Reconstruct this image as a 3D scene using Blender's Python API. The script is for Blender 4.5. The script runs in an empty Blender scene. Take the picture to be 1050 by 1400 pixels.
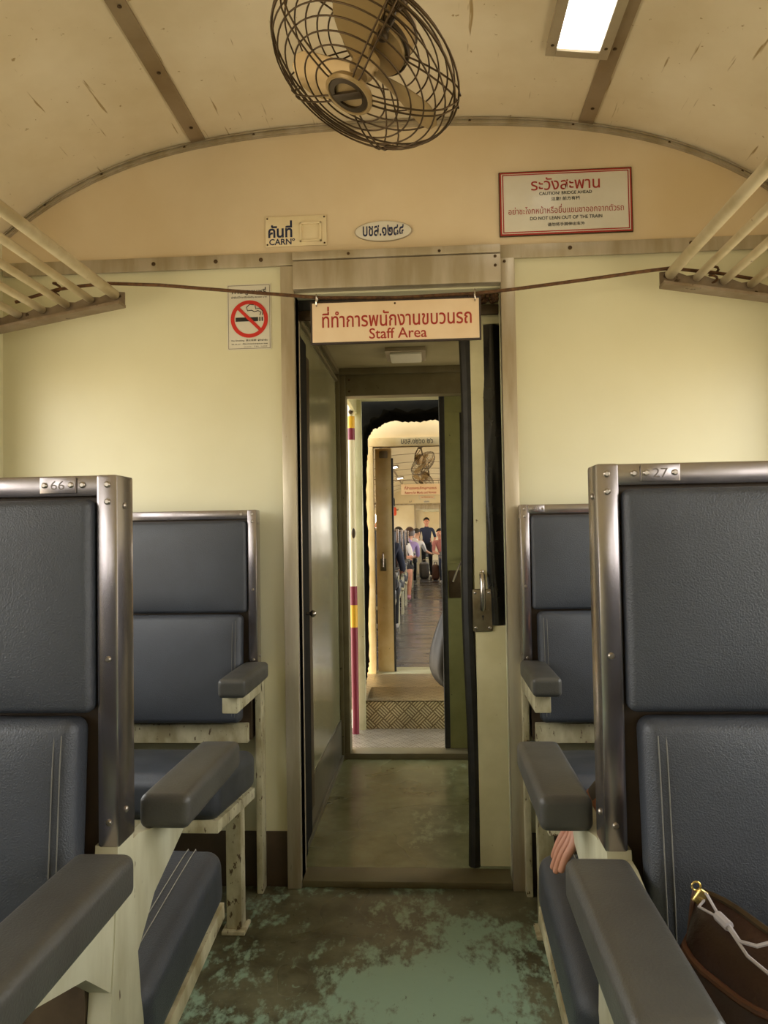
import bpy, bmesh, math, random
from mathutils import Vector as V, Matrix, Euler
random.seed(7)
R = math.radians
S = bpy.context.scene
COL = S.collection

# ------------------------------------------------------------------ camera, world, lights, exposure
cam = bpy.data.cameras.new('camera')
cam.sensor_fit = 'VERTICAL'; cam.sensor_height = 36.0
cam.lens = 1050.0 / 1400.0 * 36.0
cam.clip_start = 0.02
camo = bpy.data.objects.new('camera', cam); COL.objects.link(camo)
cr, cu, cf = V((0.99789, 0.06270, -0.01657)), V((0.01851, -0.03040, 0.99937)), V((-0.06216, 0.99757, 0.03150))
camo.matrix_world = Matrix(((cr.x, cu.x, -cf.x, 0.13), (cr.y, cu.y, -cf.y, 0.0), (cr.z, cu.z, -cf.z, 1.15), (0, 0, 0, 1)))
S.camera = camo
S.view_settings.view_transform = 'Standard'
S.view_settings.look = 'None'
S.view_settings.gamma = 1.0
S.view_settings.use_curve_mapping = False
S.view_settings.exposure = 0.14
SKY, GROUND = 5.2, 5.6

w = bpy.data.worlds.new('daylight'); S.world = w; w.use_nodes = True
nt = w.node_tree; nt.nodes.clear()
wo = nt.nodes.new('ShaderNodeOutputWorld'); bg = nt.nodes.new('ShaderNodeBackground')
tc = nt.nodes.new('ShaderNodeTexCoord'); sx = nt.nodes.new('ShaderNodeSeparateXYZ'); rp = nt.nodes.new('ShaderNodeValToRGB')
mr = nt.nodes.new('ShaderNodeMapRange')
mr.inputs['From Min'].default_value = -1; mr.inputs['From Max'].default_value = 1
nt.links.new(tc.outputs['Generated'], sx.inputs[0]); nt.links.new(sx.outputs['Z'], mr.inputs['Value']); nt.links.new(mr.outputs[0], rp.inputs[0])
rp.color_ramp.elements[0].position = 0.0; rp.color_ramp.elements[0].color = (0.62 * GROUND, 0.52 * GROUND, 0.37 * GROUND, 1)
rp.color_ramp.elements[1].position = 1.0; rp.color_ramp.elements[1].color = (0.86 * SKY, 0.93 * SKY, 1.0 * SKY, 1)
e = rp.color_ramp.elements.new(0.48); e.color = (0.70 * GROUND, 0.59 * GROUND, 0.42 * GROUND, 1)
e = rp.color_ramp.elements.new(0.52); e.color = (1.0 * SKY, 0.97 * SKY, 0.90 * SKY, 1)
nt.links.new(rp.outputs[0], bg.inputs[0]); bg.inputs[1].default_value = 1.0
nt.links.new(bg.outputs[0], wo.inputs[0])

def portal(x, y, z, sy, sz, face):
    l = bpy.data.lights.new('window_daylight', 'AREA'); l.shape = 'RECTANGLE'; l.size = sy; l.size_y = sz
    l.cycles.is_portal = True
    o = bpy.data.objects.new('window_daylight', l); COL.objects.link(o)
    o.location = (x, y, z); o.rotation_euler = Euler((R(90), 0, R(90 if face > 0 else -90)))   # -Z looks along +-X
    o.rotation_euler = V((face, 0, 0)).to_track_quat('-Z', 'Z').to_euler()

# ------------------------------------------------------------------ materials
def lin(h):
    h = h.lstrip('#'); c = [int(h[i:i + 2], 16) / 255 for i in (0, 2, 4)]
    return tuple(x / 12.92 if x <= .04045 else ((x + .055) / 1.055) ** 2.4 for x in c) + (1,)

MATS = {}
def paint(name, c1, c2=None, scale=3.0, chip=None, amt=0.0, cscale=25.0, rough=.5, rvar=0.0, bump=0.0, bscale=60.0,
          metal=0.0, stretch=(1, 1, 1), scratch=None, contrast=.25, emit=0.0, spec=0.5, cdetail=6.0):
    if name in MATS: return MATS[name]
    m = bpy.data.materials.new(name); m.use_nodes = True; t = m.node_tree; N = t.nodes.new; L = t.links.new
    b = t.nodes['Principled BSDF']
    b.inputs['Roughness'].default_value = rough; b.inputs['Metallic'].default_value = metal
    b.inputs['Specular IOR Level'].default_value = spec
    co = N('ShaderNodeTexCoord'); mp = N('ShaderNodeMapping'); mp.inputs['Scale'].default_value = stretch
    L(co.outputs['Object'], mp.inputs[0])
    def noise(sc, det=5.0, rg=.55, src=None):
        n = N('ShaderNodeTexNoise'); n.inputs['Scale'].default_value = sc; n.inputs['Detail'].default_value = det
        n.inputs['Roughness'].default_value = rg; L((src or mp).outputs[0], n.inputs[0]); return n
    def ramp(sock, a, z):
        r = N('ShaderNodeMapRange'); r.inputs['From Min'].default_value = a; r.inputs['From Max'].default_value = z
        L(sock, r.inputs['Value']); return r.outputs[0]
    def mix(f, a, z):
        x = N('ShaderNodeMix'); x.data_type = 'RGBA'; L(f, x.inputs[0])
        if isinstance(a, tuple): x.inputs[6].default_value = a
        else: L(a, x.inputs[6])
        if isinstance(z, tuple): x.inputs[7].default_value = z
        else: L(z, x.inputs[7])
        return x.outputs[2]
    col = lin(c1)
    if c2:
        n = noise(scale); col = mix(ramp(n.outputs['Fac'], .5 - contrast / 2, .5 + contrast / 2), lin(c1), lin(c2))
        if rvar:
            mm = N('ShaderNodeMapRange'); mm.inputs['From Min'].default_value = .35; mm.inputs['From Max'].default_value = .65
            mm.inputs['To Min'].default_value = rough - rvar; mm.inputs['To Max'].default_value = rough + rvar
            L(n.outputs['Fac'], mm.inputs['Value']); L(mm.outputs[0], b.inputs['Roughness'])
    if chip:
        n = noise(cscale, cdetail, .6); th = .72 - amt
        col = mix(ramp(n.outputs['Fac'], th, th + .03), col, lin(chip))
    if scratch:
        for k, rot in enumerate((.5, -.9)):
            m2 = N('ShaderNodeMapping'); m2.inputs['Rotation'].default_value = (.2, .1, rot); m2.inputs['Scale'].default_value = (26, 2.0, 2.0)
            L(co.outputs['Object'], m2.inputs[0]); n = noise(1.7, 3, .5, m2)
            col = mix(ramp(n.outputs['Fac'], .685, .72), col, lin(scratch))
    if isinstance(col, tuple): b.inputs['Base Color'].default_value = col
    else: L(col, b.inputs['Base Color'])
    if emit:
        b.inputs['Emission Color'].default_value = lin(c1); b.inputs['Emission Strength'].default_value = emit
    if bump:
        n = noise(bscale, 3, .6); bp = N('ShaderNodeBump'); bp.inputs['Strength'].default_value = bump; bp.inputs['Distance'].default_value = .002
        L(n.outputs['Fac'], bp.inputs['Height']); L(bp.outputs[0], b.inputs['Normal'])
    MATS[name] = m; return m

def checker_plate(name, c1, c2, cell):
    m = bpy.data.materials.new(name); m.use_nodes = True; t = m.node_tree; N = t.nodes.new; L = t.links.new
    b = t.nodes['Principled BSDF']; b.inputs['Metallic'].default_value = .75; b.inputs['Roughness'].default_value = .38
    co = N('ShaderNodeTexCoord'); sp = N('ShaderNodeSeparateXYZ'); L(co.outputs['Object'], sp.inputs[0])
    def math_(op, a, z=None):
        x = N('ShaderNodeMath'); x.operation = op
        for i, q in enumerate((a, z)):
            if q is None: continue
            if isinstance(q, (int, float)): x.inputs[i].default_value = q
            else: L(q, x.inputs[i])
        return x.outputs[0]
    v = math_('ADD', sp.outputs['Y'], sp.outputs['Z'])
    p = math_('DIVIDE', math_('ADD', sp.outputs['X'], v), cell); q = math_('DIVIDE', math_('SUBTRACT', sp.outputs['X'], v), cell)
    ck = math_('MODULO', math_('ADD', math_('ADD', math_('FLOOR', p), math_('FLOOR', q)), 100), 2)
    def bars(u): return math_('LESS_THAN', math_('ABSOLUTE', math_('SUBTRACT', math_('FRACT', math_('MULTIPLY', u, 4.0)), .5)), .27)
    g = math_('LESS_THAN', math_('ABSOLUTE', math_('SUBTRACT', math_('FRACT', p), .5)), .44)
    g2 = math_('LESS_THAN', math_('ABSOLUTE', math_('SUBTRACT', math_('FRACT', q), .5)), .44)
    x = N('ShaderNodeMix'); L(ck, x.inputs[0]); L(bars(p), x.inputs[2]); L(bars(q), x.inputs[3])
    h = math_('MULTIPLY', math_('MULTIPLY', x.outputs[0], g), g2)
    n = N('ShaderNodeTexNoise'); n.inputs['Scale'].default_value = 9; L(co.outputs['Object'], n.inputs[0])
    c = N('ShaderNodeMix'); c.data_type = 'RGBA'; L(h, c.inputs[0]); c.inputs[6].default_value = lin(c1); c.inputs[7].default_value = lin(c2)
    d = N('ShaderNodeMix'); d.data_type = 'RGBA'; d.blend_type = 'MULTIPLY'; d.inputs[0].default_value = .5; L(c.outputs[2], d.inputs[6]); L(n.outputs['Fac'], d.inputs[7])
    L(d.outputs[2], b.inputs['Base Color'])
    bp = N('ShaderNodeBump'); bp.inputs['Strength'].default_value = .8; bp.inputs['Distance'].default_value = .004; L(h, bp.inputs['Height']); L(bp.outputs[0], b.inputs['Normal'])
    return m

def floor_paint(name, mint, brown, dark, cover, rough, aisle=0.0):
    """worn floor paint: mint patches showing through olive brown grime"""
    m = bpy.data.materials.new(name); m.use_nodes = True; t = m.node_tree; N = t.nodes.new; L = t.links.new
    b = t.nodes['Principled BSDF']
    co = N('ShaderNodeTexCoord')
    def noise(sc, det, rg=.6, st=(1, 1, 1)):
        mp = N('ShaderNodeMapping'); mp.inputs['Scale'].default_value = st; L(co.outputs['Object'], mp.inputs[0])
        n = N('ShaderNodeTexNoise'); n.inputs['Scale'].default_value = sc; n.inputs['Detail'].default_value = det; n.inputs['Roughness'].default_value = rg
        L(mp.outputs[0], n.inputs[0]); return n.outputs['Fac']
    def rg(s, a, z, o0=0., o1=1.):
        r = N('ShaderNodeMapRange'); r.inputs['From Min'].default_value = a; r.inputs['From Max'].default_value = z
        r.inputs['To Min'].default_value = o0; r.inputs['To Max'].default_value = o1; L(s, r.inputs['Value']); return r.outputs[0]
    def mth(op, a, z):
        x = N('ShaderNodeMath'); x.operation = op
        for i, q in enumerate((a, z)):
            if isinstance(q, (int, float)): x.inputs[i].default_value = q
            else: L(q, x.inputs[i])
        return x.outputs[0]
    def mix(f, a, z):
        x = N('ShaderNodeMix'); x.data_type = 'RGBA'; L(f, x.inputs[0])
        for s, q in ((6, a), (7, z)):
            if isinstance(q, tuple): x.inputs[s].default_value = q
            else: L(q, x.inputs[s])
        return x.outputs[2]
    big = noise(2.1, 2); fine = noise(26, 7, .7, (1, .55, 1))
    wear = mth('MULTIPLY', big, 1.0)
    if aisle:                       # the paint survives best along the open aisle, grime gathers at the seats and the doorway
        sp = N('ShaderNodeSeparateXYZ'); L(co.outputs['Object'], sp.inputs[0])
        wear = mth('ADD', wear, mth('ADD', mth('MULTIPLY', mth('SUBTRACT', .28, mth('ABSOLUTE', mth('ADD', sp.outputs['X'], .02), 0)), aisle), mth('MULTIPLY', mth('SUBTRACT', 3.75, sp.outputs['Y']), aisle * .45)))
    mask = rg(mth('ADD', mth('MULTIPLY', wear, .45), mth('MULTIPLY', fine, .55)), cover, cover + .07)
    br = mix(rg(noise(7, 5), .35, .65), lin(brown), lin(dark))
    c = mix(mask, br, lin(mint))
    vo = N('ShaderNodeTexVoronoi'); vo.inputs['Scale'].default_value = 11; L(co.outputs['Object'], vo.inputs[0])
    ring = mth('LESS_THAN', mth('ABSOLUTE', mth('SUBTRACT', vo.outputs['Distance'], .10), 0), .028)
    sel = mth('GREATER_THAN', noise(5, 1), .58)
    c = mix(mth('MULTIPLY', mth('MULTIPLY', ring, sel), .45), c, lin(mint))
    c = mix(rg(noise(60, 4, .6, (1, .35, 1)), .68, .72), c, lin(dark))
    L(c, b.inputs['Base Color'])
    L(rg(big, .3, .7, rough - .08, rough + .12), b.inputs['Roughness'])
    bp = N('ShaderNodeBump'); bp.inputs['Strength'].default_value = .35; bp.inputs['Distance'].default_value = .004
    L(noise(16, 4, .5), bp.inputs['Height']); L(bp.outputs[0], b.inputs['Normal'])
    return m

m_ceil = paint('ceiling_warm_lit', '#ecdfc4', '#d0bd97', 2.0, chip='#a88d5e', amt=.05, cscale=42, rough=.45, scratch='#a58b5d', contrast=.42, cdetail=9.0)  # warm light put into the cream's tan tint; stains and scratches are real
m_upper = paint('upper_wall_warm_lit', '#e0ceae', '#d0b990', 1.6, chip='#a8834e', amt=-.01, cscale=30, rough=.42, contrast=.4)  # tan carries the warm light falling on what is likely cream paint
m_cream = paint('cream_wall_paint', '#dcd8b8', '#d0caa6', 1.3, chip='#8f7b4c', amt=-.04, cscale=40, rough=.38, contrast=.4)
m_cream2 = paint('cream_wall_paint_far', '#e6d9b8', '#dfcfa8', 1.3, rough=.4)
m_trim = paint('trim_metal', '#b9ad98', '#a39579', 5, chip='#5b4426', amt=.0, cscale=40, rough=.38, metal=.35, stretch=(3, 3, .5))
m_casing = paint('door_casing_metal', '#c6bca6', '#ac9d82', 4, chip='#5b4426', amt=.0, cscale=40, rough=.33, metal=.5, stretch=(4, 4, .5))
m_strip = paint('ceiling_strip', '#9c8a70', '#8a7658', 4, rough=.4, metal=.4)
m_darkwood = paint('dark_skirting', '#4a3a28', '#3a2c1c', 6, rough=.5)
m_steel = paint('stainless_steel', '#b3acb0', '#97908f', 4, rough=.20, rvar=.05, metal=.95, stretch=(3, 3, 1.2), contrast=.6)
m_rivet = paint('rivet_steel', '#a39a8e', rough=.3, metal=.9)
m_numeral = paint('stamped_numeral', '#6f6660', rough=.45, metal=.6)
m_screw = paint('dark_screw', '#4c3a24', rough=.5, metal=.6)
m_vinyl = paint('grey_vinyl', '#41454c', '#393c42', 4, rough=.37, rvar=.06, bump=.55, bscale=420)
m_arm = paint('armrest_vinyl', '#4e4d48', '#44423d', 5, rough=.40, rvar=.05, bump=.3, bscale=300, chip='#8b877c', amt=-.10, cscale=30)
m_stitch = paint('pale_thread', '#9a968a', rough=.8)
m_stitch2 = paint('dark_thread', '#6d6b64', rough=.8)
m_chip = paint('chipped_cream_paint', '#cfc7a4', '#9f936f', 9, chip='#604d34', amt=.105, cscale=38, rough=.5, bump=.3, bscale=40, stretch=(1.6, 1.6, .8))
m_plate_paint = paint('end_frame_paint', '#c8c4a8', '#b0aa8a', 7, chip='#5b4b30', amt=.05, cscale=30, rough=.45, stretch=(2, 2, .6))
m_rustplate = paint('rusty_panel', '#5f5038', '#463724', 10, chip='#36281a', amt=.10, cscale=20, rough=.6)
m_wood = paint('worn_board', '#a58d62', '#8a7048', 8, rough=.55, stretch=(.6, 6, 6))
m_rackpaint = paint('rack_rod_paint', '#c3b594', '#aa9a76', 8, chip='#6b5636', amt=.02, cscale=40, rough=.36, metal=.15)
m_rackmetal = paint('rack_bracket_metal', '#8f806c', '#7a6850', 12, chip='#463620', amt=.08, cscale=30, rough=.5, metal=.4)
m_rope = paint('dirty_rope', '#6b4a2c', '#4a321c', 60, rough=.9, bump=.6, bscale=300)
m_wire = paint('fan_wire', '#54422a', '#453420', 20, rough=.35, metal=.65)
m_fan = paint('fan_paint', '#a88f63', '#8f7548', 8, chip='#54411f', amt=.04, cscale=24, rough=.36, metal=.25)
m_fandark = paint('fan_dark_metal', '#4c3d28', '#3b2e1c', 10, rough=.42, metal=.5)
m_blade = paint('fan_blade', '#b79c6c', '#a88c5a', 4, rough=.35, metal=.3)
m_floor = floor_paint('worn_floor_paint', '#859a80', '#67644b', '#423d28', .462, .34, .30)
m_vfloor = floor_paint('vestibule_floor_paint', '#80835f', '#74724e', '#57532f', .56, .26)
m_bluefloor = paint('dark_floor_lino', '#5d5c60', '#4c4a4c', 3, rough=.22, rvar=.1, stretch=(.5, 1.5, 1))
m_vest = paint('vestibule_gloss_paint', '#8a8666', '#7c7856', 2, rough=.2, rvar=.05, spec=.4)
m_vceil = paint('vestibule_ceiling', '#a59b78', '#958a66', 3, rough=.4)
m_vframe = paint('vestibule_frame', '#736a4e', '#655b40', 6, chip='#2f2817', amt=.02, cscale=30, rough=.42, metal=.2)
m_kick = paint('kick_panel', '#6e6a58', '#5e5946', 5, rough=.3, metal=.4)
m_olive = paint('olive_door_paint', '#8b8a58', '#7d7b4a', 6, chip='#3f3b20', amt=.03, cscale=45, rough=.45)
m_doorpaint = paint('sliding_door_paint', '#ddd5ac', '#cdc498', 5, chip='#6d5c37', amt=.035, cscale=30, rough=.4)
m_rubber = paint('black_rubber', '#1d1b16', '#292620', 30, rough=.55)
m_black = paint('black_vinyl_sheet', '#1a1916', '#23211d', 9, rough=.24, bump=.4, bscale=25)
m_bellows = paint('bellows_cloth', '#12110d', '#1a1812', 12, rough=.85, spec=.15)
m_plate = checker_plate('checker_plate', '#8a7857', '#e2d2a8', .085)
m_plate_s = checker_plate('checker_plate_pale', '#9a8e78', '#ddd2bc', .085)
m_chrome = paint('worn_chrome', '#b8b0a8', rough=.2, metal=.95)
m_lock = paint('lock_plate', '#857a62', '#6b5f46', 14, chip='#b4aa92', amt=.06, cscale=40, rough=.4, metal=.6)
m_signw = paint('sign_cream', '#e6cfae', '#dcc09a', 4, chip='#b18a5b', amt=-.03, cscale=16, rough=.4)
m_signframe = paint('sign_frame_dark', '#2f2018', rough=.5)
m_red = paint('sign_red', '#a02a1c', rough=.5)
m_white = paint('sign_white', '#dcd6c6', '#d2cab6', 3, rough=.22)
m_white2 = paint('sticker_white', '#d9d4c4', '#cfc8b4', 4, rough=.45)
m_noblack = paint('print_black', '#1c1a18', rough=.5)
m_blue = paint('enamel_blue', '#1d2648', rough=.4)
m_nored = paint('prohibition_red', '#c8281c', rough=.45)
m_carno = paint('carno_cream', '#e8d8b4', '#dccaa0', 5, rough=.4)
m_yellow = paint('pole_yellow', '#e0ad2b', rough=.4)
m_maroon = paint('pole_maroon', '#7c2338', rough=.4)
m_polew = paint('pole_cream', '#e6dcb8', rough=.4)
m_jamb = paint('gangway_jamb', '#c6c4a0', '#b5b28c', 6, chip='#5d5230', amt=.03, cscale=30, rough=.4)
m_lamp = paint('lamp_diffuser', '#fffaf0', rough=.4, emit=2.6)
m_lampoff = paint('vestibule_lamp', '#d8d2bd', rough=.4)
m_lampframe = paint('lamp_frame', '#b3a68c', '#a2947a', 5, rough=.35, metal=.3)
m_leather = paint('brown_leather', '#361d12', '#28140b', 8, rough=.45, bump=.5, bscale=120)
m_leather2 = paint('leather_piping', '#52301d', rough=.42)
m_cord = paint('grey_cord', '#a9a2a2', rough=.5)
m_brass = paint('brass', '#d6bd74', rough=.25, metal=.85)
m_bagblack = paint('sack_plastic', '#29231a', '#332b1e', 8, rough=.5, bump=.5, bscale=18)
m_skin = paint('skin', '#c98f72', '#bf8263', 14, rough=.5)
m_skin2 = paint('skin_light', '#d3a283', '#c9936f', 14, rough=.5)
m_hair = paint('black_hair', '#1c1613', '#2a211b', 40, rough=.4)
m_hairb = paint('brown_hair', '#3a241a', '#4a3022', 40, rough=.4)
def cloth(n, c): return paint(n, c, rough=.85)
c_black, c_white, c_purple, c_plaid, c_orange, c_navy, c_grey, c_shoe, c_pink = (cloth('cloth_black', '#1d1c1f'), cloth('cloth_white', '#ded9d4'),
    cloth('cloth_purple', '#a892c4'), cloth('cloth_rose', '#a8675c'), cloth('cloth_orange', '#d9532e'), cloth('cloth_navy', '#2a3044'), cloth('cloth_grey', '#6d6a68'),
    cloth('shoe_white', '#cfcac4'), cloth('sandal_pink', '#b57f88'))

# ------------------------------------------------------------------ mesh building
class MB:
    def __init__(s): s.b = bmesh.new(); s.mi = 0
    def mat(s, i): s.mi = i; return s
    def face(s, vs):
        try: f = s.b.faces.new(vs); f.material_index = s.mi; return f
        except ValueError: return None
    def box(s, x0, x1, y0, y1, z0, z1, bev=0.0, M=None, seg=2):
        x0, x1 = min(x0, x1), max(x0, x1); y0, y1 = min(y0, y1), max(y0, y1); z0, z1 = min(z0, z1), max(z0, z1)
        t = bmesh.new()
        v = [t.verts.new((x, y, z)) for x in (x0, x1) for y in (y0, y1) for z in (z0, z1)]
        for q in ((0, 1, 3, 2), (4, 6, 7, 5), (0, 4, 5, 1), (2, 3, 7, 6), (0, 2, 6, 4), (1, 5, 7, 3)): t.faces.new([v[i] for i in q])
        if bev: bmesh.ops.bevel(t, geom=t.edges[:], offset=bev, segments=seg, profile=.6, affect='EDGES')
        return s.take(t, M)
    def take(s, t, M=None):
        mp = {}
        for v in t.verts: mp[v] = s.b.verts.new(M @ v.co if M else v.co)
        for f in t.faces: s.face([mp[v] for v in f.verts])
        t.free(); return s
    def rbox(s, c, h, r, n=10, bulge=(0, 0, 0), M=None, both=False):
        """rounded box; bulge = outward swell of the -y, +z and x faces"""
        t = bmesh.new(); cache = {}
        def pt(p):
            k = tuple(round(a, 5) for a in p)
            if k in cache: return cache[k]
            q = [p[i] * h[i] for i in range(3)]
            inn = [max(-(h[i] - r), min(h[i] - r, q[i])) for i in range(3)]
            d = V([q[i] - inn[i] for i in range(3)])
            if d.length > 1e-9: d = d.normalized() * r
            q = [inn[i] + d[i] for i in range(3)]
            for ax in range(3):
                o = [i for i in range(3) if i != ax]
                wgt = (1 - abs(p[o[0]]) ** 4) * (1 - abs(p[o[1]]) ** 4)
                if bulge[ax]: q[ax] += (1 if p[ax] > 0 else -1) * abs(p[ax]) ** 3 * bulge[ax] * wgt
            v = t.verts.new((c[0] + q[0], c[1] + q[1], c[2] + q[2])); cache[k] = v; return v
        def us(hh):
            k = [-1, -1 + .33 * r / hh, -1 + .67 * r / hh, -1 + r / hh]; m = max(2, n)
            mid = [(-1 + r / hh) + (2 - 2 * r / hh) * i / m for i in range(1, m)]
            return k + mid + [-a for a in reversed(k)]
        U = [us(x) for x in h]
        for ax in range(3):
            a, b2 = [i for i in range(3) if i != ax]
            for sg in (-1, 1):
                for i in range(len(U[a]) - 1):
                    for j in range(len(U[b2]) - 1):
                        q = []
                        for (ii, jj) in ((i, j), (i + 1, j), (i + 1, j + 1), (i, j + 1)):
                            p = [0, 0, 0]; p[ax] = sg; p[a] = U[a][ii]; p[b2] = U[b2][jj]; q.append(pt(p))
                        if len(set(q)) == 4: t.faces.new(q)
        bmesh.ops.recalc_face_normals(t, faces=t.faces[:])
        return s.take(t, M)
    def tube(s, pts, r, seg=8, closed=False, cap=True):
        pts = [V(p) for p in pts]; n = len(pts); rings = []; up = None
        for i, p in enumerate(pts):
            a = pts[(i - 1) % n] if (closed or i) else p; b2 = pts[(i + 1) % n] if (closed or i < n - 1) else p
            d = (b2 - a).normalized()
            if up is None: up = d.orthogonal().normalized()
            up = (up - d * up.dot(d)).normalized(); sd = d.cross(up)
            rr = r[i] if isinstance(r, (list, tuple)) else r
            rings.append([s.b.verts.new(p + (up * math.cos(2 * math.pi * k / seg) + sd * math.sin(2 * math.pi * k / seg)) * rr) for k in range(seg)])
        m = n if closed else n - 1
        off = 0
        if closed:
            best = min(range(seg), key=lambda o: sum((rings[-1][k].co - rings[0][(k + o) % seg].co).length for k in range(seg))); off = best
        for i in range(m):
            A = rings[i]; B = rings[(i + 1) % n]; o = off if (closed and i == n - 1) else 0
            for k in range(seg): s.face([A[k], A[(k + 1) % seg], B[(k + 1 + o) % seg], B[(k + o) % seg]])
        if cap and not closed: s.face(list(reversed(rings[0]))); s.face(rings[-1])
        return s
    def lathe(s, prof, M=None, seg=28, sx=1.0, cap=True):
        rings = []
        for (r, z) in prof:
            rings.append([s.b.verts.new((M or Matrix()) @ V((max(r, 1e-4) * sx * math.cos(2 * math.pi * k / seg), max(r, 1e-4) * math.sin(2 * math.pi * k / seg), z))) for k in range(seg)])
        for A, B in zip(rings, rings[1:]):
            for k in range(seg): s.face([A[k], A[(k + 1) % seg], B[(k + 1) % seg], B[k]])
        if cap: s.face(list(reversed(rings[0]))); s.face(rings[-1])
        else:
            for k in range(seg): s.face([rings[-1][k], rings[-1][(k + 1) % seg], rings[0][(k + 1) % seg], rings[0][k]])
        return s
    def prism(s, poly, ax, a, b2):
        def mk(p, h):
            q = list(p); q.insert(ax, h); return s.b.verts.new(q)
        A = [mk(p, a) for p in poly]; B = [mk(p, b2) for p in poly]; n = len(poly)
        s.face(A); s.face(list(reversed(B)))
        for i in range(n): s.face([A[i], B[i], B[(i + 1) % n], A[(i + 1) % n]])
        return s
    def grid(s, P):
        vv = [[s.b.verts.new(p) for p in row] for row in P]
        for i in range(len(vv) - 1):
            for j in range(len(vv[0]) - 1): s.face([vv[i][j], vv[i][j + 1], vv[i + 1][j + 1], vv[i + 1][j]])
        return s
    def ball(s, c, r, u=16, v=10, M=None):
        t = bmesh.new(); bmesh.ops.create_uvsphere(t, u_segments=u, v_segments=v, radius=1.0)
        rr = r if isinstance(r, (tuple, list)) else (r, r, r)
        T = Matrix.Translation(c) @ (M or Matrix()) @ Matrix.Diagonal((*rr, 1)); return s.take(t, T)
    def build(s, name, mats, parent=None, base=None, ang=38, kind=None, recalc=True):
        bm = s.b
        if recalc: bmesh.ops.recalc_face_normals(bm, faces=bm.faces[:])
        if parent is not None: base = WLOC[parent.name]
        elif base is None:
            xs = [v.co for v in bm.verts]
            base = V(((min(v.x for v in xs) + max(v.x for v in xs)) / 2, (min(v.y for v in xs) + max(v.y for v in xs)) / 2, min(v.z for v in xs)))
        base = V(base)
        for v in bm.verts: v.co -= base
        me = bpy.data.meshes.new(name); bm.to_mesh(me); bm.free()
        for mm in (mats if isinstance(mats, (list, tuple)) else [mats]): me.materials.append(mm)
        for p in me.polygons: p.use_smooth = True
        me.set_sharp_from_angle(angle=R(ang))
        o = bpy.data.objects.new(name, me); COL.objects.link(o)
        WLOC[o.name] = base
        if parent is not None: o.parent = parent
        else: o.location = base
        if kind: o['kind'] = kind
        return o
WLOC = {}
def box(*a, **k): return MB().box(*a, **k)
def tag(o, label, cat, group=None, kind=None):
    o['label'] = label; o['category'] = cat
    if group: o['group'] = group
    if kind: o['kind'] = kind
    return o
def thing(name, loc, label, cat, group=None):
    o = bpy.data.objects.new(name, None); COL.objects.link(o); o.location = loc; o.empty_display_size = .1
    WLOC[o.name] = V(loc); return tag(o, label, cat, group)
KIDS = {}
def copy_tree(o, parent=None):
    c = o.copy(); COL.objects.link(c)
    if parent: c.parent = parent
    WLOC[c.name] = WLOC[o.name]
    for ch in [q for q in list(COL.objects) if q.parent == o]: copy_tree(ch, c)
    return c

UPPER = set('\u0e34\u0e35\u0e36\u0e37\u0e31\u0e4d'); TONE = set('\u0e48\u0e49\u0e4a\u0e4b\u0e4c')
def text(name, s, mat, parent, p, size, width=None, height=None, bold=0.0, nrm='-y', depth=.0006, xs=None, base=None):
    """flat lettering centred at p facing -Y; p is world"""
    cu_ = bpy.data.curves.new(name, 'FONT'); cu_.body = s; cu_.size = 1.0; cu_.align_x = 'CENTER'; cu_.offset = bold; cu_.resolution_u = 3
    o = bpy.data.objects.new(name, cu_); COL.objects.link(o)
    for i, ch in enumerate(s):
        if ch in TONE and i and (s[i - 1] in UPPER): cu_.body_format[i].material_index = 1
    dg = bpy.context.evaluated_depsgraph_get(); dg.update()
    me = bpy.data.meshes.new_from_object(o.evaluated_get(dg))
    bpy.data.objects.remove(o)
    up = {v for f in me.polygons if f.material_index == 1 for v in f.vertices}
    for i in up: me.vertices[i].co.y += .20
    xs_ = [v.co.x for v in me.vertices]; ys_ = [v.co.y for v in me.vertices]
    cx, w0, h0 = (min(xs_) + max(xs_)) / 2, max(xs_) - min(xs_), max(ys_) - min(ys_)
    cy = (min(ys_) + max(ys_)) / 2
    kx = (width / w0) if width else size; ky = (height / h0) if height else (size if not width else min(kx, size) if size else kx)
    bm = MB(); t = bmesh.new(); t.from_mesh(me); bpy.data.meshes.remove(me)
    for v in t.verts: v.co = V((p[0] + (v.co.x - cx) * kx, p[1], p[2] + (v.co.y - cy) * ky))
    bm.take(t)
    return bm.build(name, mat, parent, recalc=False)

def disc(c, r, seg=10, d=.002, n=(0, -1, 0)):
    M = Matrix.Translation(c) @ V(n).to_track_quat('Z', 'Y').to_matrix().to_4x4()
    return MB().lathe([(r, 0), (r, d * .5), (r * .6, d)], M, seg)
def screw(parent, c, r=.006, mat=None, n=(0, -1, 0), name='screw', d=.003):
    return disc(c, r, 10, d, n).build(name, mat or m_screw, parent)

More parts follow.
